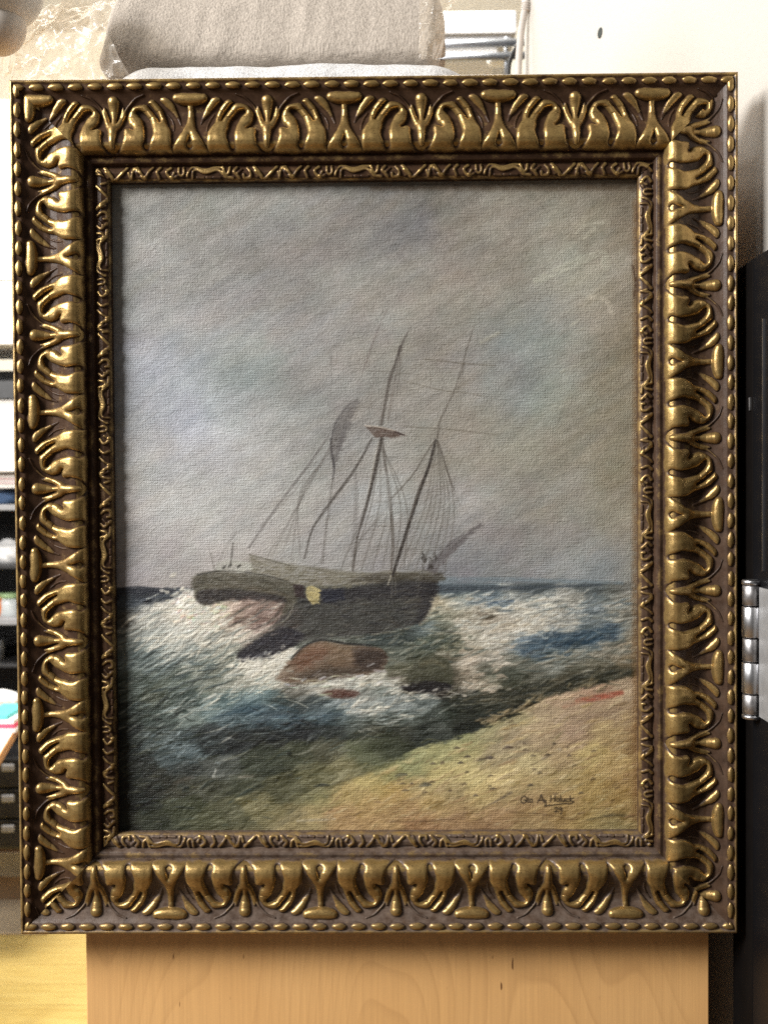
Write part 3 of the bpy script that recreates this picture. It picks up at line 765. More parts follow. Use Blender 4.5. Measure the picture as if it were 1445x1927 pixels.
def poly(pts, col, alpha=1.0, edge=2.5, dry=0.2, smooth=4, var=10, imp=0.0, seed=5):
    P = np.asarray(pts, float)
    if smooth:
        Q = np.vstack([P[-2:], P, P[:2]]); C = catmull(Q, smooth)[2 * smooth: -2 * smooth]
        P = C
    sl = win(P[:, 0].min(), P[:, 1].min(), P[:, 0].max(), P[:, 1].max(), 8)
    x = X[sl] + 6 * wx[sl] + 9 * (TEX[sl] - .5); y = Y[sl] + 6 * wy[sl] + 6 * (TEX[sl] - .5)
    dist = np.full(x.shape, 1e9); ins = np.zeros(x.shape, bool)
    for a, b in zip(P, np.roll(P, -1, 0)):
        d = b - a; l2 = d @ d + 1e-9
        t = np.clip(((x - a[0]) * d[0] + (y - a[1]) * d[1]) / l2, 0, 1)
        np.minimum(dist, np.hypot(x - a[0] - t * d[0], y - a[1] - t * d[1]), out=dist)
        c = (a[1] > y) != (b[1] > y)
        ins ^= c & (x < (b[0] - a[0]) * (y - a[1]) / (b[1] - a[1] + 1e-12) + a[0])
    sd_ = np.where(ins, dist, -dist)
    m_ = np.clip(sd_ / (2 * edge) + .5, 0, 1) * (1 - dry * 1.1 * sstep(.45, .7, TEX[sl])) * alpha
    c = np.array(col, float) + ((stk[sl] + (fbm(x / 14, y / 7, seed, 3) - .5)) * 2 * var)[..., None]
    img[sl] = img[sl] * (1 - m_[..., None]) + c * m_[..., None]
    if imp: IMP[sl] += imp * m_

R_ = random.Random(11)
def pick(x, y):
    i = int(np.clip((y - YT) / DY, 0, NY - 1)); j = int(np.clip((x - XL) / DX, 0, NX - 1))
    return img[i, j].copy()
def dabs(n, box_, ang, spread, ln, wd, jit, alpha, imp=0.0, bias=0, tint=(1, 1, 1), inside=None, dry=.5):
    for _ in range(n):
        x, y = R_.uniform(box_[0], box_[2]), R_.uniform(box_[1], box_[3])
        if inside and not inside(x, y): continue
        a = math.radians(R_.gauss(ang, spread)); l = R_.uniform(*ln)
        c = pick(x + R_.gauss(0, 6), y + R_.gauss(0, 4)) + (R_.gauss(0, jit) + bias) * np.array(tint)
        dx, dy = math.cos(a) * l / 2, -math.sin(a) * l / 2
        bend = R_.gauss(0, l * .08)
        stroke([(x - dx, y - dy), (x + bend * .5, y + bend), (x + dx, y + dy)], [R_.uniform(*wd) * .5, R_.uniform(*wd), R_.uniform(*wd) * .4], c, alpha * R_.uniform(.5, 1), dry, 1.2, imp)

sky_in = lambda x, y: y < 1080
dabs(420, (220, 350, 1200, 1080), 34, 16, (16, 60), (6, 15), 7, .5, .25, inside=sky_in)
dabs(160, (220, 350, 1200, 1080), 34, 20, (8, 26), (1.5, 3.5), 10, .55, .8, bias=5, inside=sky_in)
beach = lambda x: np.interp(x, bx, by)
dabs(1300, (220, 1115, 700, 1560), 24, 12, (8, 40), (2.5, 8), 25, .8, .9, inside=lambda x, y: y < beach(x) - 5)
dabs(1000, (680, 1105, 1200, 1400), 10, 12, (8, 36), (2.5, 8), 25, .8, .9, inside=lambda x, y: y < beach(x) - 5)
dabs(900, (480, 1280, 1200, 1555), 24, 14, (6, 34), (2.5, 9), 18, .75, .9, inside=lambda x, y: y > beach(x) + 5)
def streaks(n, box_, ang, spread, ln, wd, cols, al, inside):
    for _ in range(n):
        x, y = R_.uniform(box_[0], box_[2]), R_.uniform(box_[1], box_[3])
        if not inside(x, y): continue
        a = math.radians(R_.gauss(ang, spread)); l = R_.uniform(*ln)
        base = pick(x, y); c = np.array(R_.choice(cols), float)
        c = c * .8 + base * .2
        dx, dy = math.cos(a) * l / 2, -math.sin(a) * l / 2
        sag = R_.uniform(-.1, .12) * l
        stroke([(x - dx, y - dy), (x, y + sag), (x + dx, y + dy)], [1, R_.uniform(*wd), .8], c, R_.uniform(.4, 1) * al, .35, 1.0, .5)
SEAC = [(58, 72, 70), (70, 90, 92), (96, 114, 110), (44, 52, 48), (150, 158, 150), (190, 192, 180), (206, 204, 190)]
lsea = lambda x, y: y < beach(x) - 12 and y > 1116
streaks(170, (220, 1120, 700, 1420), 26, 9, (16, 70), (1.6, 4.2), SEAC, .8, lsea)
streaks(90, (220, 1380, 640, 1555), 14, 14, (10, 44), (1.6, 4.5), [(40, 46, 40), (56, 62, 50), (84, 88, 66), (112, 112, 84), (70, 86, 84), (140, 140, 120)], .75, lsea)
streaks(150, (700, 1112, 1200, 1390), 9, 10, (12, 56), (1.5, 4), SEAC[:4] + [(150, 146, 128), (196, 190, 172), (208, 202, 186), (120, 112, 92)], .75, lsea)
streaks(200, (600, 1300, 1200, 1555), 26, 10, (10, 50), (1.5, 4), [(206, 188, 136), (190, 166, 112), (146, 118, 86), (120, 94, 66), (170, 136, 100), (132, 124, 84), (214, 200, 156)], .7, lambda x, y: y > beach(x) + 6)
# sky accents: pale loaded strokes at the upper right, hazy blue at the left
for p, c, wd_, al in (([(1010, 530), (1060, 505), (1130, 478), (1140, 500)], (176, 176, 158), 16, .55), ([(1085, 440), (1100, 425), (1145, 418)], (182, 178, 160), 4, .8), ([(1100, 448), (1120, 430)], (176, 172, 152), 6, .6),
                    ([(1110, 560), (1140, 565), (1153, 590)], (184, 176, 158), 9, .7), ([(1075, 612), (1090, 602)], (178, 176, 158), 4, .7), ([(905, 644), (940, 625)], (168, 166, 150), 6, .6),
                    ([(1055, 700), (1110, 678)], (170, 168, 150), 3, .6), ([(1080, 625), (1100, 618)], (174, 170, 152), 3, .6), ([(262, 800), (298, 772)], (166, 166, 166), 4, .6), ([(306, 458), (308, 560)], (160, 158, 152), 3, .5),
                    ([(285, 468), (298, 455), (306, 470)], (164, 162, 156), 5, .6), ([(300, 700), (302, 730)], (166, 170, 182), 8, .4), ([(420, 620), (470, 590)], (164, 162, 156), 9, .35)):
    stroke(p, wd_, [min(235, q * 1.04) for q in c], al, .6, 2.4, 1.6)
# horizon bands
stroke([(222, 1113), (260, 1109), (300, 1112), (335, 1113)], [13, 12, 9, 4], (44, 48, 58), .9, .2, 1.5)
stroke([(240, 1132), (300, 1122), (330, 1120)], [7, 6, 3], (66, 76, 88), .7, .4, 1.5)
stroke([(825, 1092), (960, 1091), (1060, 1094), (1170, 1097)], [12, 9, 7, 4], (104, 130, 144), .6, .4, 3)
stroke([(822, 1108), (900, 1107), (980, 1106), (1060, 1103), (1130, 1101)], [14, 11, 7, 5, 3], (64, 76, 86), .85, .25, 2)
stroke([(920, 1134), (965, 1131)], [3, 4], (60, 100, 140), .8, .3, 1.5)
stroke([(905, 1156), (935, 1152)], [5, 3], (96, 82, 68), .7, .3, 2)
# diagonal blue patch in the right hand surf
stroke([(985, 1226), (1040, 1208), (1090, 1196), (1155, 1186)], [10, 20, 18, 9], (48, 88, 116), .75, .45, 3)
# foam left of the stern and along the hull
for i in range(150):
    t = R_.random()
    x = 330 + 90 * R_.random() + 10 * R_.gauss(0, 1); y = 1175 - 45 * R_.random() + 12 * R_.gauss(0, 1)
    stroke([(x, y), (x + R_.uniform(3, 12), y - R_.uniform(-2, 6))], R_.uniform(2, 5), (R_.uniform(190, 232),) * 1 + (R_.uniform(185, 222), R_.uniform(165, 200)), .75, .4, 1, 1.4)
for i in range(70):
    x = R_.uniform(465, 545); y = 1268 - (x - 465) * .38 + R_.gauss(0, 12)
    stroke([(x, y), (x + R_.uniform(6, 22), y - R_.uniform(2, 12))], R_.uniform(1.5, 4), (205, 202, 186), .7, .5, 1, 1)
for i in range(60):
    x = R_.uniform(225, 430); y = R_.uniform(1190, 1350)
    stroke([(x, y), (x + R_.uniform(20, 55), y - R_.uniform(8, 26))], R_.uniform(1.2, 2.6), (178, 184, 176), R_.uniform(.25, .6), .6, 1, .6)
for i in range(40):
    x = R_.uniform(425, 520); y = R_.uniform(1140, 1196)
    stroke([(x, y), (x + R_.uniform(6, 18), y + R_.uniform(-4, 5))], R_.uniform(1.5, 3), R_.choice([(120, 92, 82), (186, 164, 146), (205, 190, 172), (100, 82, 76)]), .6, .4, 1, .5)
for i in range(80):
    x = R_.uniform(840, 1060); y = R_.uniform(1125, 1250)
    stroke([(x, y), (x + R_.uniform(8, 34), y - R_.uniform(-2, 9))], R_.uniform(1.5, 4), R_.choice([(205, 198, 180), (190, 184, 166), (140, 134, 118)]), R_.uniform(.3, .65), .5, 1, .7)
# dark wave band at the right, rocks in the surf
poly([(835, 1312), (880, 1308), (960, 1302), (1050, 1282), (1185, 1256), (1190, 1270), (1080, 1300), (1010, 1318), (960, 1338), (905, 1358), (850, 1368), (862, 1340)], (56, 58, 48), .6, 3, .5, var=20)
poly([(775, 1262), (800, 1242), (830, 1236), (848, 1255), (850, 1285), (810, 1292), (775, 1288)], (78, 78, 58), .92, 2.5, .2, var=16)
stroke([(790, 1250), (815, 1243), (835, 1250)], [5, 8, 5], (112, 106, 78), .6, .4, 2)
stroke([(776, 1280), (800, 1276), (846, 1280)], [4, 7, 5], (50, 50, 40), .7, .3, 2)
poly([(750, 1294), (790, 1283), (838, 1284), (848, 1294), (810, 1304), (770, 1302)], (34, 31, 32), .95, 1.6, .1)
stroke([(900, 1352), (950, 1337), (990, 1322)], [3, 4, 2], (28, 32, 26), .8, .2, 1.2)
for a_, b_ in (((850, 1328), (930, 1322)), ((870, 1338), (960, 1318)), ((700, 1352), (790, 1345)), ((690, 1372), (750, 1364))):
    stroke([a_, b_], 2, (168, 168, 152), .6, .6, 1, .6)
stroke([(942, 1275), (956, 1268), (958, 1282), (946, 1288)], 2.5, (60, 66, 56), .7, .2, 1)
# teal wave in the middle left
stroke([(380, 1345), (440, 1322), (500, 1303)], [8, 16, 8], (112, 146, 148), .5, .4, 4)
stroke([(400, 1352), (450, 1338), (520, 1330), (560, 1338)], [5, 8, 7, 3], (46, 88, 108), .7, .3, 2.5)
stroke([(470, 1335), (500, 1345), (580, 1352), (625, 1342)], [3, 6, 7, 3], (52, 92, 118), .6, .4, 2)
for a_, b_, c_ in (((505, 1318), (550, 1330), (46, 54, 52)), ((520, 1310), (575, 1326), (54, 60, 58)), ((470, 1330), (500, 1348), (40, 52, 54)), ((500, 1326), (525, 1338), (180, 186, 176)), ((540, 1316), (580, 1332), (170, 172, 160)), ((330, 1345), (400, 1318), (44, 54, 48)), ((250, 1385), (330, 1348), (40, 48, 44)), ((440, 1304), (500, 1286), (62, 70, 62))):
    stroke([a_, ((a_[0] + b_[0]) / 2, (a_[1] + b_[1]) / 2 - 2), b_], [1.5, 3, 1.5], c_, .75, .4, 1, .4)
poly([(520, 1380), (560, 1366), (600, 1372), (605, 1380), (550, 1386)], (42, 46, 48), .6, 5, .3)
stroke([(402, 1462), (407, 1448)], [4, 3], (190, 192, 182), .85, .3, 1, 1)
stroke([(450, 1462), (475, 1461)], 5, (140, 134, 120), .6, .4, 1.5)
stroke([(330, 1472), (362, 1462)], 8, (112, 104, 92), .5, .4, 3)
def foam(n, path, sx, sy, ang, ln, wd, cols, al=.85):
    P_ = catmull(path, 12)
    for _ in range(n):
        p = P_[R_.randrange(len(P_))]
        x, y = p[0] + R_.gauss(0, sx), p[1] + R_.gauss(0, sy)
        a = math.radians(R_.gauss(ang, 14)); l = R_.uniform(*ln)
        stroke([(x, y), (x + .5 * l * math.cos(a), y - .5 * l * math.sin(a) + R_.gauss(0, 1.5)), (x + l * math.cos(a), y - l * math.sin(a))], [R_.uniform(*wd) * .9, R_.uniform(*wd) * 1.45, 1.4], R_.choice(cols), al * R_.uniform(.5, 1), .35, .9, 1.6)
WF = [(226, 222, 208), (212, 210, 196), (232, 226, 206), (190, 192, 182)]
GF = [(60, 74, 74), (78, 94, 94), (48, 56, 54), (92, 104, 98)]
foam(120, [(335, 1120), (350, 1135), (375, 1150), (395, 1170), (360, 1170)], 16, 12, 35, (4, 14), (2.5, 6), WF)
foam(150, [(430, 1195), (380, 1215), (330, 1225), (280, 1200), (300, 1170)], 34, 16, 28, (14, 46), (1.8, 4), WF[1:] + [(160, 166, 158)])
foam(110, [(420, 1240), (350, 1262), (280, 1280), (240, 1230)], 40, 20, 26, (16, 54), (1.8, 4), GF + [(120, 132, 126)], .8)
foam(110, [(450, 1262), (480, 1256), (520, 1250), (545, 1240)], 16, 9, 33, (8, 26), (2, 5), WF)
foam(70, [(320, 1345), (380, 1325), (440, 1300), (500, 1280)], 26, 7, 25, (14, 44), (1.6, 3.6), WF[1:] + [(150, 166, 164)], .7)
foam(90, [(250, 1345), (300, 1370), (280, 1420), (260, 1480), (320, 1500)], 36, 22, 16, (12, 40), (2, 6), [(36, 44, 40), (46, 54, 48), (30, 36, 32), (58, 64, 54)], .8)
foam(90, [(400, 1385), (470, 1378), (540, 1376), (610, 1372)], 26, 10, 8, (10, 36), (2, 5), [(40, 46, 46), (50, 56, 54), (34, 40, 42), (66, 74, 70)], .75)
foam(60, [(310, 1400), (350, 1412), (330, 1432)], 20, 9, 22, (8, 24), (1.8, 4), [(110, 128, 130), (128, 144, 146), (84, 106, 112)], .7)
foam(50, [(440, 1345), (500, 1352), (560, 1350), (620, 1346)], 22, 6, 6, (12, 36), (2, 4.5), [(62, 100, 116), (84, 118, 128), (110, 140, 146), (44, 70, 84)], .7)
foam(110, [(600, 1290), (660, 1288), (720, 1285), (740, 1310), (700, 1338), (660, 1325)], 20, 8, 12, (8, 30), (2, 5), WF + [(150, 158, 154)], .8)
foam(70, [(680, 1360), (740, 1356), (800, 1340)], 26, 7, 8, (8, 34), (1.8, 4), [(150, 158, 152), (180, 182, 172), (70, 78, 70), (52, 58, 52)], .75)
foam(150, [(850, 1130), (900, 1150), (960, 1160), (1030, 1140), (1000, 1180), (930, 1195), (880, 1185)], 30, 12, 10, (8, 34), (2, 5), WF + [(196, 184, 160), (205, 196, 176)], .75)
foam(70, [(880, 1230), (890, 1260), (885, 1290), (925, 1290), (930, 1240)], 14, 10, 14, (6, 22), (2, 5), [(206, 192, 170), (190, 174, 152), (220, 210, 192)], .75)
foam(80, [(830, 1190), (790, 1210), (760, 1225), (800, 1236), (850, 1215)], 24, 9, 14, (8, 30), (1.8, 4.5), [(74, 84, 76), (96, 100, 82), (54, 62, 56), (130, 128, 108), (170, 168, 150)], .75)
foam(80, [(1060, 1150), (1120, 1140), (1170, 1150), (1150, 1175), (1090, 1170)], 26, 10, 10, (10, 36), (1.8, 4), [(110, 124, 126), (140, 146, 140), (186, 182, 168), (86, 104, 112)], .7)
foam(80, [(960, 1245), (1030, 1250), (1100, 1240), (1170, 1225), (1140, 1255)], 26, 9, 12, (12, 40), (2, 5), [(120, 122, 110), (146, 140, 122), (96, 98, 86), (170, 164, 146)], .7)
foam(90, [(860, 1325), (920, 1315), (1000, 1300), (1090, 1282), (1170, 1264)], 22, 9, 14, (12, 44), (2, 5), [(46, 50, 40), (66, 66, 52), (90, 86, 68), (120, 114, 94), (36, 40, 34)], .7)
foam(60, [(900, 1360), (960, 1338), (1030, 1312), (1110, 1292)], 14, 5, 22, (8, 30), (2, 4.5), [(170, 150, 112), (150, 134, 100), (190, 170, 128), (110, 98, 74)], .7)
foam(60, [(990, 1226), (1050, 1208), (1110, 1195), (1150, 1188)], 14, 6, 16, (8, 28), (2, 5), [(52, 88, 112), (66, 100, 120), (40, 70, 94), (96, 118, 126)], .8)
# the rock
poly([(519, 1278), (548, 1239), (573, 1216), (606, 1206), (647, 1212), (693, 1216), (718, 1220), (729, 1235), (726, 1254), (693, 1268), (647, 1274), (606, 1281), (556, 1287)], (112, 92, 74), .95, 2.2, .12, var=18, imp=.6)
stroke([(572, 1226), (606, 1216), (650, 1220), (690, 1226)], [10, 16, 14, 8], (150, 132, 108), .6, .4, 4)
poly([(546, 1248), (572, 1222), (606, 1212), (630, 1222), (600, 1244), (560, 1262)], (120, 80, 58), .6, 7, .3, var=14)
poly([(610, 1212), (660, 1218), (690, 1222), (660, 1244), (620, 1248)], (132, 110, 86), .6, 7, .3)
poly([(664, 1222), (700, 1220), (727, 1230), (724, 1252), (696, 1262), (668, 1252)], (50, 40, 36), .75, 6, .25)
poly([(560, 1276), (610, 1258), (664, 1256), (700, 1260), (650, 1272), (606, 1280)], (58, 50, 42), .65, 5, .3)
poly([(766, 1268), (790, 1246), (826, 1237), (848, 1254), (852, 1288), (810, 1296), (770, 1292)], (76, 76, 60), .85, 3, .3, var=18)
stroke([(792, 1252), (815, 1245), (836, 1254)], [6, 9, 5], (116, 110, 86), .55, .4, 2.5)
poly([(752, 1296), (790, 1284), (838, 1285), (850, 1295), (812, 1305), (772, 1303)], (36, 33, 34), .92, 2, .15)
foam(30, [(745, 1300), (790, 1310), (850, 1304)], 14, 4, 6, (8, 24), (1.6, 3.6), WF + [(150, 152, 146)], .7)
stroke([(548, 1240), (573, 1216), (606, 1204), (650, 1211), (698, 1214)], [3, 3.5, 4, 4, 2.5], (26, 24, 22), .85, .2, 1.1)
stroke([(520, 1276), (540, 1262), (556, 1252)], [9, 8, 4], (176, 160, 140), .5, .5, 3)
poly([(606, 1306), (625, 1298), (650, 1297), (676, 1303), (660, 1312), (630, 1314)], (82, 46, 36), .85, 3, .2)
for i in range(46):
    x = R_.uniform(520, 740); y = 1284 - (x - 520) * .05 + R_.gauss(0, 8)
    stroke([(x, y), (x + R_.uniform(6, 24), y - R_.uniform(-3, 6))], R_.uniform(1.5, 4), (R_.uniform(175, 210),) + (R_.uniform(172, 205), R_.uniform(158, 190)), R_.uniform(.4, .8), .5, 1, .9)
# hull
poly([(552, 1100), (577, 1106), (606, 1106), (647, 1108), (693, 1098), (739, 1087), (789, 1090), (824, 1091), (818, 1119), (803, 1158), (776, 1177), (714, 1193), (631, 1199), (573, 1207), (539, 1222), (498, 1238), (452, 1245), (446, 1234), (458, 1217), (498, 1189), (524, 1168), (536, 1148), (540, 1130)], (66, 64, 60), .93, 3.4, .2, var=16)
poly([(600, 1110), (690, 1104), (800, 1096), (820, 1098), (812, 1120), (720, 1128), (620, 1134)], (44, 42, 46), .75, 6, .2, var=8)
poly([(560, 1140), (660, 1134), (780, 1136), (770, 1164), (660, 1180), (570, 1184)], (70, 70, 66), .6, 12, .25, var=10)
poly([(800, 1100), (822, 1096), (816, 1122), (800, 1160), (782, 1172), (790, 1130)], (38, 36, 40), .7, 5, .2)
poly([(446, 1236), (470, 1212), (510, 1190), (540, 1180), (575, 1196), (540, 1220), (498, 1236), (454, 1244)], (40, 38, 46), .85, 3, .2, var=8)
# stern counter
poly([(362, 1103), (367, 1086), (395, 1075), (440, 1075), (500, 1084), (556, 1100), (560, 1126), (545, 1150), (528, 1158), (536, 1138), (522, 1126), (465, 1121), (420, 1132), (384, 1139), (366, 1122)], (88, 84, 70), .92, 3.2, .22, var=14)
poly([(372, 1112), (420, 1108), (480, 1112), (530, 1122), (536, 1134), (500, 1130), (440, 1130), (384, 1138), (370, 1124)], (50, 45, 45), .85, 3, .2, var=7)
stroke([(395, 1103), (450, 1104), (510, 1112), (545, 1122)], [3, 6, 6, 3], (96, 88, 74), .6, .4, 2)
stroke([(372, 1082), (420, 1074), (480, 1079), (540, 1093)], 2.5, (48, 46, 40), .8, .3, 1)
stroke([(553, 1130), (549, 1150), (536, 1168), (508, 1181)], [2, 3, 3, 2], (140, 136, 122), .75, .4, 1, .5)
stroke([(530, 1142), (520, 1158), (504, 1172)], [6, 7, 4], (66, 58, 50), .7, .3, 2)
for i in range(5):
    x = R_.uniform(470, 535); y = 1232 - (x - 470) * .45 + R_.gauss(0, 6)
    stroke([(x, y), (x + R_.uniform(3, 10), y - R_.uniform(2, 6))], R_.uniform(1.2, 2.4), (120, 124, 138), .6, .4, 1, .5)
foam(90, [(570, 1150), (640, 1150), (720, 1146), (780, 1140)], 24, 20, 2, (14, 44), (1.5, 4), [(80, 78, 72), (64, 62, 58), (44, 42, 42), (96, 92, 82), (36, 36, 40)], .55)
foam(36, [(390, 1090), (450, 1092), (520, 1102)], 22, 8, -6, (12, 34), (1.5, 3.5), [(96, 90, 74), (60, 56, 46), (84, 80, 66)], .6)
foam(34, [(448, 1248), (480, 1240), (510, 1234), (545, 1220)], 8, 4, 30, (5, 16), (1.6, 3.6), WF + [(150, 150, 146)], .75)
foam(30, [(455, 1215), (480, 1198), (505, 1184)], 6, 5, 35, (5, 16), (1.5, 3), [(170, 158, 146), (140, 128, 118), (190, 182, 168)], .7)
foam(26, [(600, 1200), (680, 1196), (770, 1182)], 14, 4, 6, (8, 26), (1.4, 3), [(150, 150, 134), (110, 112, 100), (76, 82, 76)], .6)
# bulwark, deck house, openings
poly([(470, 1046), (520, 1060), (590, 1066), (640, 1074), (700, 1076), (735, 1072), (760, 1078), (800, 1072), (834, 1082), (822, 1092), (740, 1088), (693, 1099), (648, 1108), (600, 1106), (555, 1099), (510, 1084), (470, 1076)], (116, 110, 90), .7, 3, .5, var=18)
poly([(655, 1096), (700, 1080), (760, 1078), (832, 1082), (822, 1094), (740, 1092)], (66, 60, 48), .75, 3, .35, var=10)
poly([(406, 1072), (414, 1058), (440, 1055), (470, 1059), (472, 1074), (440, 1076)], (178, 178, 166), .8, 2, .35, imp=1)
for x, y in ((431, 1066), (448, 1067), (420, 1069)): stroke([(x, y), (x + 4, y - 3)], 4, (58, 56, 50), .85, .1, 1)
poly([(577, 1108), (584, 1100), (602, 1108), (601, 1136), (588, 1138), (578, 1126)], (196, 180, 122), .92, 1.5, .2, var=10, imp=1, smooth=0)
poly([(552, 1100), (572, 1102), (575, 1126), (556, 1124)], (52, 38, 38), .9, 2, .15, smooth=0)
poly([(604, 1110), (646, 1109), (650, 1130), (606, 1132)], (34, 38, 58), .8, 3, .2, smooth=0)
for x in (706, 738, 744, 656, 790): stroke([(x, 1090), (x + R_.uniform(-4, 4), 1090 + R_.uniform(12, 36))], 2, (128, 124, 112), .5, .5, 1)
stroke([(730, 1100), (736, 1084)], [3, 4], (182, 176, 160), .75, .3, 1, .6)
# masts, spars and rigging
DK = (66, 58, 54)
poly([(674, 750), (668, 776), (648, 828), (631, 876), (626, 868), (622, 838), (630, 796), (652, 766)], (104, 100, 98), .72, 3, .4, var=10)
stroke([(672, 752), (650, 768), (632, 796), (622, 836)], [1.5, 3, 3, 2], (70, 66, 66), .65, .4, 1.2)
stroke([(623, 826), (624, 850), (629, 880), (626, 904)], [3, 4, 4, 2], (58, 54, 56), .75, .3, 1.2)
stroke([(650, 800), (643, 826), (634, 858)], [4, 6, 3], (90, 86, 86), .5, .4, 2)
L_ = [([(618, 820), (580, 876), (522, 952), (469, 1030)], [2.5, 5, 4, 4], .5, (104, 99, 96)), ([(596, 868), (548, 930), (492, 990)], [2, 3, 2], .3, (118, 113, 108)),
      ([(774, 612), (762, 634), (752, 660)], [1.5, 2, 3], .35, DK), ([(753, 652), (742, 690), (731, 722), (718, 798)], [4.5, 4.5, 4, 3], .6, (76, 68, 62)), ([(752, 668), (742, 720), (730, 790)], [2, 3, 3], .4, (110, 100, 92)), ([(728, 582), (712, 618), (700, 650), (682, 700)], [1.5, 2, 3, 2], .35, (100, 86, 82)),
      ([(621, 660), (624, 700), (622, 740)], [1.5, 2, 1.5], .35, (104, 100, 96)), ([(705, 690), (700, 740), (692, 790)], [2, 2, 1.5], .25, (110, 102, 96)),
      ([(699, 826), (680, 862), (656, 900), (627, 938), (600, 976), (586, 1000), (573, 1050)], [3, 4, 5, 5, 4, 3, 2.5], .68, (72, 66, 60)),
      ([(718, 824), (706, 882), (690, 950), (672, 1012)], [6, 6, 5, 3], .75, (64, 56, 50)), ([(712, 832), (701, 884), (692, 930)], [2, 2.5, 1.5], .5, (176, 170, 156)),
      ([(720, 826), (726, 880), (732, 930), (739, 1012), (736, 1072)], [2.5, 3, 5, 6, 4], .6, (92, 84, 76)),
      ([(668, 880), (670, 940), (664, 1044)], [4, 8, 7], .32, (116, 112, 108)), ([(724, 962), (690, 1000), (668, 1030)], [2, 4, 3], .35, (110, 104, 98)),
      ([(892, 612), (880, 650), (871, 684), (858, 726), (838, 770), (827, 794), (823, 824)], [1.5, 2, 2.5, 2.5, 2.5, 3, 3.5], .5, (84, 76, 66)),
      ([(799, 676), (840, 680), (871, 684), (932, 688)], [1.5, 2, 2, 1.5], .5, (96, 88, 74)), ([(758, 716), (830, 734), (880, 740), (912, 746)], [1.5, 2, 2, 1.2], .4, (104, 96, 82)), ([(758, 802), (830, 807), (880, 812), (940, 818)], [1.5, 2, 2, 1.2], .45, (100, 92, 78)),
      ([(818, 828), (796, 862), (776, 894), (735, 940)], [2, 2.5, 2.5, 2], .6, (84, 76, 66)), ([(820, 828), (806, 880), (789, 924), (764, 1003), (739, 1082)], [4, 5, 6.5, 5.5, 5], .8, (54, 47, 42)), ([(798, 892), (780, 946), (768, 984)], [1.5, 2, 1.5], .4, (160, 152, 138)),
      ([(824, 830), (834, 862), (846, 900), (855, 924)], [2, 2.5, 2.5, 1.5], .55, (82, 74, 66)), ([(826, 840), (828, 900), (830, 960)], [1.5, 3, 2], .2, (110, 104, 94)), ([(812, 840), (808, 900), (812, 1000)], [1.5, 3, 2], .18, (110, 104, 94)),
      ([(439, 1022), (436, 1046), (434, 1062)], [3, 3, 3], .6, (84, 80, 74)), ([(396, 1040), (400, 1056), (404, 1072)], [2, 2, 3], .5, (110, 106, 98)), ([(446, 1000), (424, 1030), (408, 1064)], [2, 2, 2], .35, (110, 106, 100)), ([(470, 1044), (500, 1052), (545, 1064)], [2, 3, 3], .55, (96, 92, 76))]
for k_ in range(7):
    L_.append(([(716 + R_.uniform(-3, 3), 828), (690 + 12 * k_ + R_.uniform(-4, 4), 950), (640 + 20 * k_, 1072 + R_.uniform(-6, 6))], [1.2, 1.8, 1.6], .46, (84, 78, 70)))
    L_.append(([(822 + R_.uniform(-2, 2), 830), (800 + 9 * k_, 950), (752 + 14 * k_, 1074 + R_.uniform(-5, 5))], [1.2, 1.8, 1.6], .42, (86, 80, 70)))
for k_ in range(5):
    L_.append(([(756 + R_.uniform(-3, 3), 646), (738 + 4 * k_ + R_.uniform(-3, 3), 730), (690 + 18 * k_, 802)], [1.1, 1.6, 1.4], .2, (100, 92, 84)))
    L_.append(([(872 + R_.uniform(-2, 2), 684), (850 + 5 * k_, 760), (806 + 11 * k_, 824)], [1.1, 1.5, 1.3], .2, (102, 94, 84)))
    L_.append(([(640 + R_.uniform(-8, 8), 800 + 10 * k_), (590 - 6 * k_, 900 + 6 * k_), (500 + 16 * k_, 1046 + R_.uniform(-8, 8))], [1.2, 2, 1.6], .38, (98, 92, 86)))
for y_ in (700, 742, 770, 860, 900, 945, 990, 1030):
    L_.append(([(680 + R_.uniform(-10, 10), y_ - 4), (730, y_), (800 + R_.uniform(-14, 14), y_ + 5)], [1, 1.5, 1], .28, (96, 90, 80)))
L_ += [([(766, 628), (754, 652), (748, 676)], [2.5, 4, 4.5], .5, (80, 72, 66)), ([(672, 1010), (668, 1040), (664, 1074)], [3.5, 4, 4], .55, (78, 70, 62)), ([(626, 900), (618, 960), (606, 1060)], [3, 4, 4], .4, (100, 94, 88)), ([(740, 690), (728, 740), (716, 800)], [5, 6, 5], .35, (92, 84, 76)), ([(905, 988), (860, 940), (826, 834)], [1.1, 1.5, 1.1], .22, (110, 102, 92))]
for p, w_, a_, c_ in L_: stroke(p, [q * 1.1 for q in w_], c_, min(1, a_ * 1.25), .22, 1.1, .5)
poly([(687, 802), (716, 803), (742, 810), (762, 819), (734, 825), (703, 822)], (92, 74, 64), .85, 1.5, .3, smooth=0)
stroke([(688, 801), (715, 804), (744, 811)], [3, 2.5, 2], (196, 186, 172), .8, .3, 1, 1.2)
stroke([(742, 812), (760, 819)], 2.5, (56, 40, 36), .8, .2, 1)
poly([(714, 900), (730, 890), (738, 930), (730, 968), (720, 960)], (172, 175, 172), .5, 5, .4)
poly([(800, 1072), (812, 1056), (850, 1022), (900, 986), (905, 990), (868, 1024), (830, 1062), (816, 1080)], (98, 92, 92), .75, 2, .35, var=8)
stroke([(806, 1070), (840, 1030), (872, 1004)], [5, 4, 2], (80, 74, 74), .6, .4, 1.5)
for i in range(16):
    x = R_.uniform(786, 822); y = R_.uniform(1048, 1094)
    stroke([(x, y), (x + R_.uniform(-6, 10), y - R_.uniform(2, 14))], R_.uniform(2, 4), (54, 48, 42), .6, .4, 1)
stroke([(818, 1082), (836, 1078)], [4, 2], (60, 54, 46), .8, .3, 1)
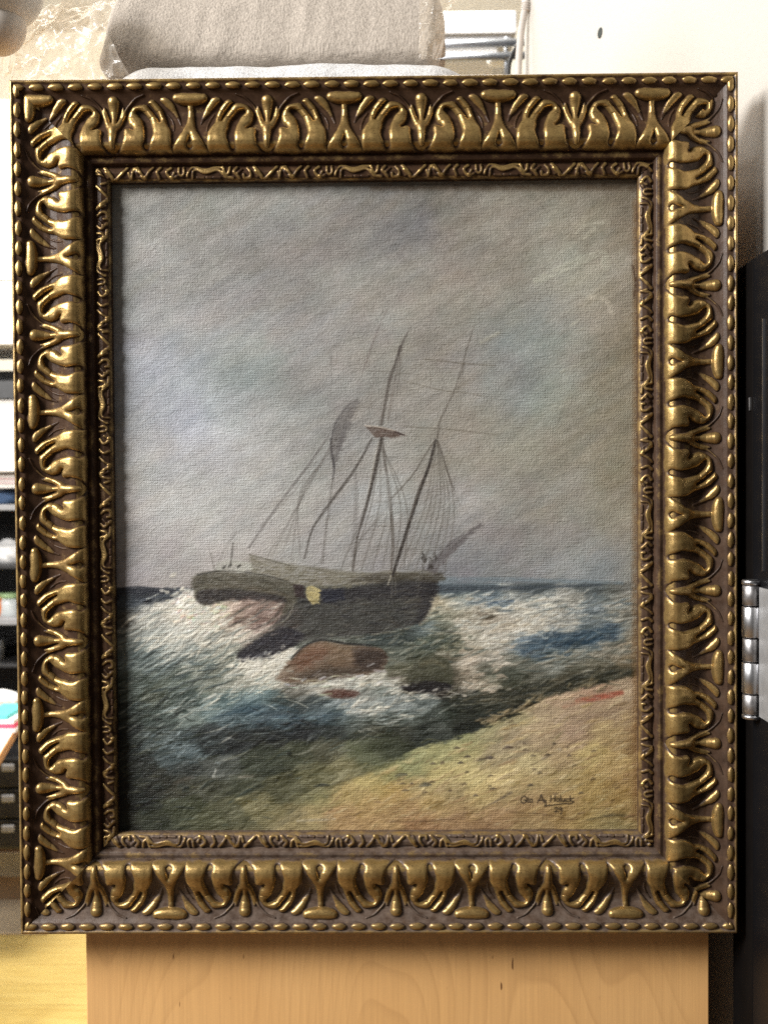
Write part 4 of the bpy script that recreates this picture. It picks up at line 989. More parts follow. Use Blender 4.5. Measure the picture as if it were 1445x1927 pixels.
stroke([(870, 966), (884, 950), (890, 966)], [10, 16, 8], (176, 172, 166), .45, .5, 4, 1)
stroke([(820, 1128), (806, 1160), (790, 1176)], [6, 8, 5], (182, 170, 142), .55, .6, 3, .6)
stroke([(690, 1196), (740, 1188), (790, 1178)], 3, (150, 146, 126), .5, .7, 1.2)
# beach details
stroke([(1085, 1318), (1125, 1313), (1168, 1304)], [5, 11, 10], (166, 86, 64), .85, .45, 2.5)
stroke([(1060, 1330), (1100, 1318)], 5, (160, 104, 82), .45, .5, 3)
stroke([(1000, 1440), (1050, 1412), (1110, 1380)], [1.5, 2.5, 2], (104, 82, 62), .65, .4, 1)
stroke([(1020, 1428), (1052, 1410)], [5, 8], (192, 180, 156), .5, .5, 2, .8)
for x, y, a, b, c in ((920, 1426, 9, 5, (84, 72, 62)), (955, 1407, 9, 4, (88, 74, 66)), (755, 1458, 11, 4, (84, 82, 72)), (800, 1477, 10, 6, (92, 90, 76)), (905, 1430, 6, 4, (110, 100, 78)), (873, 1476, 4, 3, (84, 66, 52)), (1115, 1466, 4, 3, (70, 50, 30)), (1152, 1507, 3, 3, (84, 62, 32)), (605, 1478, 14, 4, (44, 48, 42)), (965, 1364, 8, 2, (104, 84, 66)), (1010, 1414, 6, 2, (100, 84, 64)), (1080, 1440, 4, 3, (96, 80, 56))):
    stroke([(x - a, y + 2), (x, y - 1), (x + a, y)], [b * .6, b * 1.4, b * .7], c, .8, .3, 1.5, .5)
stroke([(905, 1523), (940, 1504), (962, 1491)], [1.5, 3.5, 5], (104, 92, 78), .75, .3, 1.2)
stroke([(880, 1530), (840, 1542), (760, 1546), (720, 1544)], [2, 3, 3, 2], (104, 76, 52), .6, .4, 1.5)
stroke([(960, 1528), (1020, 1532), (1075, 1541)], [2, 2.5, 2], (96, 74, 48), .6, .4, 1.5)
stroke([(1105, 1543), (1150, 1534), (1195, 1537)], [2, 5, 3], (84, 74, 48), .75, .4, 1.5)
stroke([(610, 1480), (640, 1472), (690, 1452)], [2, 3, 2], (80, 76, 56), .5, .4, 1.5)
for i in range(60):
    x = R_.uniform(600, 1180); y = R_.uniform(1400, 1550)
    if y < beach(x) + 20: continue
    c = R_.choice([(206, 190, 140), (214, 196, 150), (120, 96, 70), (134, 108, 84), (96, 78, 58)])
    stroke([(x, y), (x + R_.uniform(3, 14), y - R_.uniform(0, 6))], R_.uniform(1.4, 3.5), c, R_.uniform(.35, .75), .4, 1, .6)
stroke([(560, 1545), (630, 1541)], [5, 4], (186, 180, 164), .5, .5, 1.5)
for i in range(170):
    x = R_.uniform(560, 1190); y = R_.uniform(1290, 1550)
    if y < beach(x) + 10: continue
    c = R_.choice([(214, 192, 138), (226, 206, 156), (200, 172, 116), (176, 146, 98), (158, 124, 86), (190, 168, 128)])
    l = R_.uniform(14, 46)
    stroke([(x, y), (x + l * .5, y - l * .2 + R_.gauss(0, 2)), (x + l, y - l * R_.uniform(.3, .5))], [2, R_.uniform(3, 8), 2], c, R_.uniform(.35, .7), .5, 1.4, 1.2)
for i in range(40):
    x = R_.uniform(700, 1120); y = R_.uniform(1385, 1500)
    if y < beach(x) + 14: continue
    l = R_.uniform(2, 7)
    stroke([(x - l, y + 1), (x, y - 1), (x + l, y)], [1.5, R_.uniform(2.5, 5), 1.5], R_.choice([(92, 76, 62), (80, 70, 60), (110, 92, 72), (70, 60, 48)]), .75, .2, 1.2, .6)
# worn brown edges where the rebate rubbed the paint
stroke([(1196, 380), (1197, 700), (1196, 1100), (1195, 1540)], [12, 13, 14, 10], (126, 90, 52), .55, .4, 4)
stroke([(700, 353), (900, 352), (1190, 352)], [8, 12, 14], (96, 78, 58), .6, .4, 4)
stroke([(1190, 500), (1195, 530), (1192, 560)], 4, (70, 48, 32), .7, .4, 1.5)
# signature
SG = (58, 46, 34)
def sgp(pts): return [(940 + x / 5.2545, 1440 + y / 5.2545) for x, y in pts]
SIG = [[(262, 318), (240, 306), (217, 325), (212, 355), (228, 376), (252, 372), (262, 350), (244, 345)], [(252, 366), (275, 345), (286, 330), (275, 325), (266, 345), (278, 366), (292, 360)], [(305, 335), (294, 350), (302, 366), (320, 360), (322, 342), (308, 335)],
       [(372, 372), (396, 330), (410, 292), (424, 335), (436, 368)], [(382, 350), (420, 345)], [(440, 340), (446, 362), (456, 350), (454, 380), (446, 402)],
       [(505, 303), (502, 362)], [(548, 300), (544, 360)], [(502, 334), (546, 328)], [(572, 328), (560, 344), (570, 360), (586, 352), (584, 333), (572, 328)], [(602, 300), (600, 360)], [(616, 330), (616, 354), (630, 360), (640, 332), (641, 360)], [(676, 334), (658, 336), (656, 356), (678, 360)], [(694, 305), (692, 362)], [(728, 325), (696, 345), (734, 364)],
       [(440, 403), (500, 396), (560, 390), (640, 378), (690, 384), (722, 372)], [(542, 430), (558, 416), (572, 428), (560, 446), (544, 462), (578, 458)], [(612, 424), (596, 418), (588, 432), (600, 442), (614, 430), (612, 462), (602, 485)]]
for p in SIG: stroke(sgp(p), 2.1, (58, 46, 34), .95, 0, .8)

cool = np.clip((img[..., 2] - img[..., 0]) / 40, 0, 1)[..., None]
grey = img.mean(-1, keepdims=True)
img = img + (grey - img) * (.12 + .38 * cool)
img = 128 + (img - 128) * 1.06
img = np.clip(img, 12, 245) / 255.0
lin = np.where(img <= .04045, img / 12.92, ((img + .055) / 1.055) ** 2.4) * 0.98
IMPn = np.clip(IMP, 0, 3)
zz = CZ + 0.42 * IMPn + 0.4 * (fbm(X / 70, Y / 70, 201, 2) - .5)
Vc = np.stack([gx, gy, zz], -1).reshape(-1, 3) * U
ii = np.arange(NX * NY).reshape(NY, NX)
Fc = np.stack([ii[:-1, :-1], ii[1:, :-1], ii[1:, 1:], ii[:-1, 1:]], -1).reshape(-1, 4)

def canvas_mat():
    m, nt, b = new_mat('oil_on_canvas')
    a = nt.nodes.new('ShaderNodeVertexColor'); a.layer_name = 'paint'
    tc = nt.nodes.new('ShaderNodeTexCoord')
    sep = nt.nodes.new('ShaderNodeSeparateXYZ'); nt.links.new(tc.outputs['Object'], sep.inputs[0])
    j1 = noise(nt, 120, 3, 0.6); j2 = noise(nt, 150, 3, 0.6, vec_scale=(0.25, 1, 1)); j3 = noise(nt, 900, 2, 0.6); j4 = noise(nt, 700, 2, .6, vec_scale=(0.12, 1, 1))
    kx, ky = 2 * math.pi / (4.5 * U), 2 * math.pi / (4.1 * U)
    sx = maths(nt, 'SINE', maths(nt, 'ADD', maths(nt, 'MULTIPLY', sep.outputs[0], kx), maths(nt, 'MULTIPLY', j1, 9)))
    sy = maths(nt, 'SINE', maths(nt, 'ADD', maths(nt, 'MULTIPLY', sep.outputs[1], ky), maths(nt, 'MULTIPLY', j2, 9)))
    h = maths(nt, 'ADD', maths(nt, 'MULTIPLY', maths(nt, 'MULTIPLY', sx, sy), 0.55), maths(nt, 'MULTIPLY', sy, 0.25))
    h = maths(nt, 'ADD', h, maths(nt, 'MULTIPLY', sx, 0.2))
    h = maths(nt, 'MULTIPLY', h, ramp(nt, noise(nt, 60, 4, .6), [(0.32, 0.3), (0.68, 1.2)]))
    h = maths(nt, 'ADD', h, maths(nt, 'MULTIPLY', maths(nt, 'SUBTRACT', j3, .5), 3.4))
    h = maths(nt, 'ADD', h, maths(nt, 'MULTIPLY', maths(nt, 'SUBTRACT', j4, .5), 2.4))
    wv = ramp(nt, maths(nt, 'ADD', maths(nt, 'MULTIPLY', h, .16), .5), [(0.1, .80), (.5, 1.0), (.9, 1.16)])
    nt.links.new(mixc(nt, 1.0, a.outputs[0], wv, 'MULTIPLY'), b.inputs['Base Color'])
    nt.links.new(ramp(nt, j1, [(0.3, 0.40), (0.7, 0.52)]), b.inputs['Roughness'])
    b.inputs['Specular IOR Level'].default_value = 0.35
    bump(nt, b, h, 0.8, 0.00027)
    return m
cme = mesh_np('canvas', Vc, Fc, canvas_mat(), True)
ca = cme.color_attributes.new('paint', 'FLOAT_COLOR', 'POINT')
ca.data.foreach_set('color', np.concatenate([lin.reshape(-1, 3), np.ones((NX * NY, 1))], 1).astype(np.float32).ravel())
canvas = link('canvas', cme, root)
canvas['label'] = 'painted canvas of a dark ship on a rocky shore under a grey sky'


# ------------------------------------------------------------------ bolts of fabric on the cabinet
def cloth_mat(name, c, sc=620):
    m, nt, b = new_mat(name)
    n1 = noise(nt, sc, 3, .6, vec_scale=(1, 1, .3)); n2 = noise(nt, 26, 4, .6); n3 = noise(nt, 160, 3, .6, vec_scale=(.35, 1, 1))
    cc = mixc(nt, ramp(nt, n1, [(.3, 0.), (.7, 1.)]), tuple(x * .72 for x in c), tuple(min(1, x * 1.14) for x in c))
    cc = mixc(nt, maths(nt, 'MULTIPLY', n3, .35), cc, tuple(x * .8 for x in c))
    nt.links.new(cc, b.inputs['Base Color'])
    b.inputs['Roughness'].default_value = .85
    b.inputs['Specular IOR Level'].default_value = .15
    bump(nt, b, maths(nt, 'ADD', maths(nt, 'MULTIPLY', n2, .5), maths(nt, 'ADD', maths(nt, 'MULTIPLY', n1, .5), maths(nt, 'MULTIPLY', n3, .7))), .8, .0034)
    return m

def bolt_mesh(x0, x1, yc, zc, ry, rz, top, seed, mat, endr=0.02, flat=0.75):
    nx, na = 150, 96
    xs = np.linspace(0, 1, nx); an = np.linspace(0, 2 * np.pi, na, endpoint=False)
    T, A_ = np.meshgrid(xs, an, indexing='ij')
    Lx = x1 - x0
    d = np.minimum(T, 1 - T) * Lx
    k = np.sqrt(np.clip(1 - np.clip(1 - d / endr, 0, 1) ** 2, 0, 1)) * .9 + .1
    k = np.where(d <= 0, .03, k)
    nzs = (fbm(T * 9 + 3, A_ * 1.2 + 7, seed) - .5) * .07 + (fbm(T * 24, np.cos(A_) * 2 + 9, seed + 3) - .5) * .012
    c, s = np.cos(A_), np.sin(A_)
    p = flat
    yy = np.sign(c) * np.abs(c) ** p * ry * k * (1 + nzs)
    zz_ = np.sign(s) * np.abs(s) ** p * rz * k * (1 + nzs)
    zz_ = np.where(s > 0, zz_ * np.interp(T, [0, .3, .6, 1], top), zz_)
    yy = yy + zz_ * 0.42
    V = np.stack([x0 + T * Lx + 0.004 * np.sin(A_ * 2 + seed), yc + yy, zc + zz_], -1).reshape(-1, 3)
    ii = np.arange(nx * na).reshape(nx, na); jj = np.roll(ii, -1, 1)
    F = np.stack([ii[:-1], jj[:-1], jj[1:], ii[1:]], -1).reshape(-1, 4)
    return mesh_np('fabric', V, F, mat, True)

def plastic_mat():
    m, nt, b = new_mat('clear_plastic_film')
    nt.nodes.remove(b)
    out = nt.nodes['Material Output']
    tr = nd(nt, 'ShaderNodeBsdfTransparent'); tr.inputs[0].default_value = (.96, .93, .88, 1)
    gl = nd(nt, 'ShaderNodeBsdfGlossy'); gl.inputs['Color'].default_value = (1, 1, 1, 1); gl.inputs['Roughness'].default_value = .22
    df = nd(nt, 'ShaderNodeBsdfTranslucent'); df.inputs[0].default_value = (.9, .84, .75, 1)
    d2 = nd(nt, 'ShaderNodeBsdfDiffuse'); d2.inputs[0].default_value = (.86, .80, .72, 1)
    n = noise(nt, 45, 2, .5)
    bp = nt.nodes.new('ShaderNodeBump'); bp.inputs['Strength'].default_value = .10; bp.inputs['Distance'].default_value = .003
    nt.links.new(n, bp.inputs['Height'])
    for s in (gl, d2): nt.links.new(bp.outputs[0], s.inputs['Normal'])
    a = nt.nodes.new('ShaderNodeMixShader'); a.inputs[0].default_value = .5; nt.links.new(df.outputs[0], a.inputs[1]); nt.links.new(d2.outputs[0], a.inputs[2])
    c = nt.nodes.new('ShaderNodeMixShader'); c.inputs[0].default_value = .26; nt.links.new(tr.outputs[0], c.inputs[1]); nt.links.new(a.outputs[0], c.inputs[2])
    e = nt.nodes.new('ShaderNodeMixShader'); e.inputs[0].default_value = .06; nt.links.new(c.outputs[0], e.inputs[1]); nt.links.new(gl.outputs[0], e.inputs[2])
    nt.links.new(e.outputs[0], out.inputs[0])
    return m
PLAST = plastic_mat()

def ridged(x, y, seed): return 1 - np.abs(2 * fbm(x, y, seed, 3) - 1)

def film_mesh(name, corners, nu, nv, amp, seed, freq=5.0, bulge=0.02):
    """crumpled film stretched between a left and a right edge (each a list of points from bottom to top)"""
    Lf, Rt = (catmull(c, 12) for c in corners)
    u = np.linspace(0, 1, nu); v = np.linspace(0, 1, nv)
    def samp(P, t):
        q = np.linspace(0, 1, len(P)); return np.stack([np.interp(t, q, P[:, k]) for k in range(3)], -1)
    Lp, Rp = samp(Lf, v), samp(Rt, v)
    G = Lp[None] * (1 - u[:, None, None]) + Rp[None] * u[:, None, None]
    UU, VV = np.meshgrid(u, v, indexing='ij')
    r = ridged(UU * 1.6 + VV * 1.1 + 3, VV * 3.4 - UU * 2.2 + 5, seed) ** 5 + .7 * ridged(UU * 3.1 - VV * 1.4 + 8, VV * 2.0 + UU * 1.5, seed + 4) ** 7 + .25 * ridged(UU * 7, VV * 7, seed + 6) ** 3
    G[..., 1] -= amp * (r - .4) + bulge * np.sin(np.pi * VV) * (0.3 + 0.7 * UU)
    G[..., 2] += amp * .5 * (fbm(UU * 6, VV * 6, seed + 9) - .5)
    ii = np.arange(nu * nv).reshape(nu, nv)
    F = np.stack([ii[:-1, :-1], ii[1:, :-1], ii[1:, 1:], ii[:-1, 1:]], -1).reshape(-1, 4)
    return mesh_np(name, G.reshape(-1, 3), F, PLAST, True)

YB = 0.085
zb = lambda py, Y=YB: at(600, py, Y).z
xb = lambda px, Y=YB: at(px, 60, Y).x
LIN_W = cloth_mat('white_linen', (.76, .75, .74)); LIN_G = cloth_mat('grey_beige_linen', (.49, .43, .365))
# lower white bolt, resting on the cabinet top
z_split = zb(96, .045)
b1 = tag(empty('fabric_bolt', (0, 0.12, TOPZ)), 'white linen fabric bolt lying flat under the grey beige bolt', 'fabric bolt')
rz1 = (z_split - TOPZ) / 2
o = link('fabric', bolt_mesh(xb(203), xb(918), 0.115, TOPZ + rz1, 0.095, rz1, [.96, .97, 1.03, .9], 5, LIN_W, .05, .62), b1, (0, -0.12, -TOPZ))
# upper grey beige bolt with its clear sleeve
z_top = zb(-30, .10); rz2 = (z_top - z_split) / 2
b2 = tag(empty('fabric_bolt', (0, 0.10, z_split)), 'grey beige linen fabric bolt in clear plastic, on top of the white bolt', 'fabric bolt')
o = link('fabric', bolt_mesh(xb(182, .09), xb(836, .09), 0.158, z_split + rz2 - 0.002, 0.078, rz2, [.92, 1.06, 1.1, 1.1], 9, LIN_G, .014, .42), b2, (0, -0.10, -z_split))
def fp(px, py, Y): return tuple(at(px, py, Y) - Vector((0, 0.10, z_split)))
link('plastic_sleeve', film_mesh('plastic_sleeve', ([fp(42, 152, .03), fp(36, 100, .05), fp(52, 26, .09)], [fp(250, 152, .012), fp(215, 70, .016), fp(215, -6, .06)]), 70, 60, .011, 3), b2)
link('plastic_sleeve', film_mesh('plastic_sleeve', ([fp(60, 160, .14), fp(50, 90, .15), fp(60, 20, .16)], [fp(230, 160, .13), fp(215, 60, .14), fp(230, 0, .16)]), 50, 44, .011, 13), b2)
link('plastic_sleeve', film_mesh('plastic_sleeve', ([fp(788, 112, .008), fp(788, 60, .012), fp(790, -8, .04)], [fp(828, 112, .03), fp(846, 50, .05), fp(862, -8, .08)]), 36, 46, .009, 23, 4), b2)
bag = tag(link('plastic_bag', film_mesh('plastic_bag', ([tuple(at(-60, 290, .10)), tuple(at(-40, 200, .10)), tuple(at(-12, 104, .05))], [tuple(at(70, 290, .10)), tuple(at(64, 200, .10)), tuple(at(44, 100, .045))]), 50, 80, .012, 31, 6, .01)),
          'crumpled clear plastic bag hanging at the corner beside the frame', 'plastic bag')

# ------------------------------------------------------------------ black cabinet with steel hinge at the right
BLK = plain('black_lacquer', (.006, .006, .007), .38, var=.2, nscale=8, spec=.12)
BLKM = plain('black_matt', (.004, .003, .0026), .75, var=.2, spec=.08)
STEEL = plain('brushed_steel', (.50, .50, .51), .34, 1.0, .10, 120, vec=(1, 1, .2), bmp=.12, bdist=.0003)
STEELD = plain('worn_steel', (.36, .35, .35), .42, 1.0, .25, 160)
fx = 0.2835
yf = at(1378, 900, 0).x
# depth of the far edge from where the face meets pixel column 1378
def y_for(px, x, py=900):
    lo_, hi_ = -0.5, 0.4
    for _ in range(50):
        md = (lo_ + hi_) / 2
        if at(px, py, md).x < x: lo_ = md
        else: hi_ = md
    return lo_
yf = y_for(1378, fx); ys = y_for(1415, fx); yt = y_for(1436, fx); yn = yf - 0.40
topz = at(1378, 511, yf).z
bc = tag(empty('black_cabinet', (fx + .15, yf - .2, FZ)), 'glossy black cabinet with a steel hinge on its side, right of the frame', 'cabinet')
boxp('side_panel', (fx, yn, FZ), (fx + .02, ys - .0006, topz), BLK, bc, .0015)
boxp('rear_stile', (fx, ys, FZ), (fx + .02, yf, topz), BLKM, bc, .0015)
boxp('carcass', (fx + .0205, yn, FZ), (fx + .30, yf, topz - .001), BLKM, bc, .001)
z6, z106 = at(1436, 600, yt).z, at(1438, 1075, yt).z
boxp('edge_glint', (fx - .0012, yt - .0012, z106), (fx + .0005, yt + .0002, z6), STEEL, bc)  # steel strip stands in for the bright reflection along the panel edge
yq = y_for(1411, fx)
boxp('catch_plate', (fx - .0015, yq - .002, at(1411, 773, yq).z), (fx + .0005, yq + .001, at(1411, 748, yq).z), STEELD, bc, .0003)
hx, hy = fx - .0045, y_for(1414, fx - .0045)
hz = lambda py: at(1414, py, hy).z
hg = empty('hinge', (hx - bc.location.x, hy - bc.location.y, hz(1220) - bc.location.z), parent=bc)
hr = 0.0071
def knuckle(nm, y0_, y1_, r, mat):
    a, b = hz(y1_) - hz(1220), hz(y0_) - hz(1220)
    return lathe(nm, [(0, a), (r - .0006, a), (r, a + .0006), (r, b - .0006), (r - .0006, b), (0, b)], mat, hg, n=28)
knuckle('pin_cap', 1091, 1100.5, hr + .0001, STEEL)
for a, b, r, mt in ((1101.5, 1139, hr - .0003, STEELD), (1141, 1199, hr, STEEL), (1201, 1244, hr - .0004, STEELD), (1246, 1304, hr, STEEL), (1306, 1343, hr - .0004, STEELD)):
    knuckle('knuckle', a, b, r, mt)
knuckle('pin_cap', 1344, 1352, hr, STEEL)
o = box('leaf', (fx - .0022 - hx, -.050, hz(1344) - hz(1220)), (fx - .0004 - hx, -.0088, hz(1103) - hz(1220)), plain('hinge_leaf_grey', (.40, .40, .40), .5, .6, .06, 90), hg, .0003)
for a, b in ((1141, 1199), (1246, 1304)):
    box('leaf_tongue', (fx - .0024 - hx, -.0086, hz(b) - hz(1220)), (fx - .0004 - hx, 0.001, hz(a) - hz(1220)), STEEL, hg, .0003)

# ------------------------------------------------------------------ grey lamp at the top left
LG = plain('grey_enamel', (.62, .61, .58), .42, var=.05, nscale=20)
lc = at(-4, 10, .015); kp = (.015 - cy_) / FPX
lp = tag(empty('pendant_lamp', (lc.x, lc.y, lc.z)), 'grey rounded pendant lamp shade above the plastic wrapping', 'lamp')
def bowl(r, zc, zr, t0=.02, t1=1.62): return [(r * kp * math.sin(t), (zc - zr * math.cos(t)) * kp) for t in np.linspace(t0, t1, 22)]
lathe('shade', bowl(84, 30, 74) + [(78 * kp, 70 * kp), (50 * kp, 110 * kp), (12 * kp, 128 * kp)], LG, lp, n=72)
lathe('diffuser', bowl(52, -36, 56, .02, 1.7), plain('warm_grey_diffuser', (.66, .60, .53), .5, var=.04), lp, n=64)
lathe('rim_band', [(51 * kp, -14 * kp), (54 * kp, -18 * kp), (56 * kp, -15 * kp), (55 * kp, -10 * kp)], plain('dark_rim', (.05, .045, .04), .5), lp, n=64)
tube('cord', [(0, 0, 126 * kp), (0, .002, .4), (0, .004, .9), (0, .004, 1.45)], .003, BLKM, lp)

# ------------------------------------------------------------------ things behind, upper right
YR = 1.55
PIPE = plain('galvanised_pipe', (.34, .36, .39), .35, .7, .1, 60)
rk = tag(empty('pipe_rack', tuple(at(900, 90, YR))), 'grey metal pipe rack behind the fabric bolts', 'rack')
rl = rk.location
for py, r in ((83, .0085), (108, .0085)):
    a, b = at(700, py + 6, YR), at(1080, py - 7, YR)
    tube('pipe', [tuple(a - rl), tuple(b - rl)], r, PIPE, rk, 20)
tube('upright', [tuple(at(952, 70, YR + .012) - rl), tuple(at(952, 150, YR + .012) - rl)], .004, PIPE, rk, 12)
wu = tag(empty('wall_unit', tuple(at(900, 40, YR + .5))), 'white boxed ceiling unit above the pipe rack', 'wall unit')
a, b = at(700, 22, YR + .45), at(972, 62, YR + .45)
boxp('casing', (a.x, YR + .45, b.z), (b.x, YR + .75, a.z), plain('unit_white', (.44, .44, .45), .5, var=.03), wu, .006)
a, b = at(700, 62, YR + .47), at(962, 78, YR + .47)
boxp('lower_flap', (a.x, YR + .47, b.z), (b.x, YR + .75, a.z - .001), plain('flap_white', (.56, .56, .57), .4, var=.02), wu, .003)
a, b = at(700, 92, YR + .5), at(935, 101, YR + .5)
shf = tag(box('white_shelf', (a.x, YR + .5, b.z), (b.x, YR + .8, a.z), plain('shelf_white', (.75, .74, .73), .6, var=.03)), 'white shelf board seen between the two grey pipes', 'shelf')
dl = tag(lathe('downlight', [(0, -.002), (.020, -.003), (.026, 0), (.027, .006), (0, .007)], plain('lamp_white', (.85, .84, .8), .4, var=.01), loc=at(939, 119, YR + .1), n=32), 'small round white lamp below the grey pipes', 'lamp')
# cables at the wall's edge
CAB = plain('grey_cable', (.48, .44, .40), .5, var=.08)
yw = p2.y - .02
cb = tag(empty('grey_cable', tuple(at(982, 70, yw))), 'thick grey cable with ribbed plug running down the wall edge', 'cable')
cl = cb.location
tube('sheath', [tuple(at(x, y, yw) - cl) for x, y in ((995, -40), (991, 0), (987, 20), (981, 55), (977, 95), (975, 140), (974, 230))], .0042, CAB, cb, 14)
for i in range(4):
    q0, q1 = at(990.5 - i * .6, 6 + i * 4.2, yw), at(990.2 - i * .6, 8 + i * 4.2, yw)
    tube('rib', [tuple(q0 - cl), tuple(q1 - cl)], .0060, CAB, cb, 14)
bk = tag(tube('black_cable', [tuple(at(x, y, yw + .05)) for x, y in ((974, 84), (968, 95), (961, 110), (957, 128), (956, 170), (957, 260))], .0028, plain('black_rubber', (.012, .012, .012), .5), None, 12), 'thin black cable curving down beside the grey cable', 'cable')

# ------------------------------------------------------------------ things far behind, left edge
YL = 2.0
def lbox(name, pxa, pya, pxb, pyb, Y, depth, mat, parent=None, bevel=.004):
    a, b = at(pxa, pya, Y), at(pxb, pyb, Y)
    if parent is not None: a, b = a - parent.location, b - parent.location
    return box(name, (a.x, a.y, b.z), (b.x, a.y + depth, a.z), mat, parent, bevel)
PWH = plain('cupboard_white', (.80, .78, .73), .5, var=.02)
cu = tag(empty('wall_cupboard', tuple(at(-20, 690, YL))), 'white wall cupboard with a seam between its doors', 'cupboard')
lbox('carcass', -230, 190, 90, 650, YL + .02, .3, PWH, cu)
lbox('door', -230, 190, 88, 527, YL, .018, PWH, cu)
lbox('door', -230, 532, 88, 648, YL, .018, PWH, cu)
sh = tag(empty('shelving_unit', tuple(at(-60, 1500, YL + .05))), 'black open shelving unit crowded with small things', 'shelf')
BS = plain('black_board', (.014, .014, .015), .45, var=.2)
GS = plain('grey_board', (.26, .26, .27), .5, var=.05)
lbox('back_panel', -320, 700, 110, 1560, YL + .38, .01, BS, sh)
lbox('side_panel', 100, 700, 112, 1560, YL + .05, .33, BS, sh)
lbox('side_panel', -330, 700, -318, 1560, YL + .05, .33, BS, sh)
for ya, yb_, mt in ((718, 750, BS), (952, 960, GS), (1064, 1070, BS), (1166, 1176, GS), (1550, 1560, BS)):
    lbox('shelf_board', -318, ya, 100, yb_, YL + .05, .32, mt, sh, .002)
tag(lbox('whiteboard', -120, 752, 60, 888, YL + .06, .05, plain('panel_white', (.80, .77, .72), .5, var=.02)), 'plain white panel standing on the upper black shelf', 'panel')
def books(px, py0, py1, cols, lab):
    for i, (c, l) in enumerate(zip(cols, lab)):
        r = empty('book', tuple(at(px, py1, YL + .08)))
        h = (py1 - py0) / len(cols)
        y1_ = py1 - h * i
        a, b = at(px - 70, y1_ - h + .6, YL + .08 + .004 * i), at(px + 34 - 5 * i, y1_, YL + .08 + .004 * i)
        boxp('cover', (a.x, a.y, b.z), (b.x, a.y + .18, b.z + .0016), plain('cover_%d_%d' % (px, i), c, .5), r)
        boxp('page_block', (a.x + .002, a.y + .003, b.z + .0017), (b.x - .003, a.y + .178, a.z - .0017), plain('pages', (.75, .73, .68), .8), r)
        boxp('cover', (a.x, a.y, a.z - .0016), (b.x, a.y + .18, a.z), plain('coverb_%d_%d' % (px, i), c, .5), r)
        tag(r, l, 'book')
books(20, 892, 918, [(.70, .66, .62), (.70, .30, .34), (.34, .26, .2)], ['cream covered book at the bottom of the flat pile', 'pink covered book in the middle of the flat pile', 'brown covered book on top of the flat pile'])
def blob(name, px, py, Y, rx, ry, rz, mat, lab, cat, seed=1, amp=.25):
    bm = bmesh.new(); bmesh.ops.create_icosphere(bm, subdivisions=4, radius=1)
    c = at(px, py, Y)
    P = np.array([v.co[:] for v in bm.verts])
    n = fbm(P[:, 0] * 2.2 + P[:, 2] + 9, P[:, 1] * 2.2 + P[:, 2] * 1.3 + 9, seed, 3) - .5
    for v, k in zip(bm.verts, n):
        q = v.co * (1 + amp * float(k) * 2)
        z = max(q.z, -.8)
        v.co = Vector((q.x * rx, q.y * ry, z * rz)) + c
    return tag(obj_bm(name, bm, mat, None, True), lab, cat)
def sack(name, px, pybot, Y, rx, rz, mat, lab, cat, seed):
    s_ = at(px, pybot, Y)
    o = blob(name, px, pybot, Y, rx, rx, rz, mat, lab, cat, seed)
    o.location.z += .8 * rz
    return o
sack('cloth_bag', 14, 952, YL + .16, .050, .026, plain('blue_cloth', (.07, .12, .22), .9, bmp=.5, bdist=.004, nscale=60), 'blue cloth bag lying on the grey shelf', 'bag', 3)
sack('folded_cloth', 20, 1064, YL + .15, .055, .040, plain('white_cloth', (.78, .78, .77), .9, bmp=.5, bdist=.004, nscale=50), 'white crumpled cloth heap on the black shelf', 'cloth', 6)
jar = empty('plastic_jar', tuple(at(22, 1166, YL + .14)))
lathe('body', [(0, 0), (.03, 0), (.036, .004), (.037, .05), (.032, .06), (.03, .062), (0, .062)], plain('jar_plastic', (.62, .66, .66), .25), jar, n=32)
lathe('lid', [(.0, .0755), (.033, .0755), (.034, .074), (.034, .063), (0, .0625)], plain('green_lid', (.35, .5, .25), .4), jar, n=32)
tag(jar, 'pale plastic jar with green lid on the lower grey shelf', 'jar')
sack('orange_pouch', -4, 1166, YL + .12, .022, .040, plain('orange_cloth', (.75, .22, .05), .7), 'orange pouch beside the pale plastic jar', 'pouch', 9)
bn = tag(lathe('grey_canister', [(0, 0), (.030, 0), (.032, .003), (.032, .062), (.028, .068), (0, .069)], plain('canister_grey', (.25, .25, .25), .4), loc=at(-14, 1250, YL + .14) - Vector((0, 0, .0)), n=32), 'grey round canister standing inside the dark shelf bay', 'canister')
lbox('shelf_board', -318, 1251, 100, 1256, YL + .05, .32, BS, sh, .001)
# desk with white top and wooden edge, in front of the shelving
YD = 1.55
dk = tag(empty('desk', tuple(at(-90, 1800, YD))), 'white topped desk with a wooden front edge', 'desk')
dl_ = dk.location
ta, tb = at(-420, 1440, YD), at(74, 1384, YD)
dz = at(0, 1398, YD).z
def quadprism(name, P, z0, z1, mat, parent):
    bm = bmesh.new()
    lo_ = [bm.verts.new((x - parent.location.x, y - parent.location.y, z0 - parent.location.z)) for x, y in P]
    hi_ = [bm.verts.new((x - parent.location.x, y - parent.location.y, z1 - parent.location.z)) for x, y in P]
    bm.faces.new(lo_[::-1]); bm.faces.new(hi_)
    for i in range(4): bm.faces.new((lo_[i], lo_[(i + 1) % 4], hi_[(i + 1) % 4], hi_[i]))
    return obj_bm(name, bm, mat, parent)
c0 = at(0, 1418, YD - .1); c1 = at(40, 1388, YD + .25)
e0 = Vector((c0.x, c0.y)); e1 = Vector((c1.x, c1.y)); ed = (e1 - e0).normalized(); en = Vector((-ed.y, ed.x))
q = [e0 - ed * .5, e1 + ed * .02, e1 + ed * .02 + en * .5, e0 - ed * .5 + en * .5]
quadprism('desk_top', [tuple(p) for p in q], c0.z - .018, c0.z, plain('desk_white', (.82, .82, .80), .45, var=.02), dk)
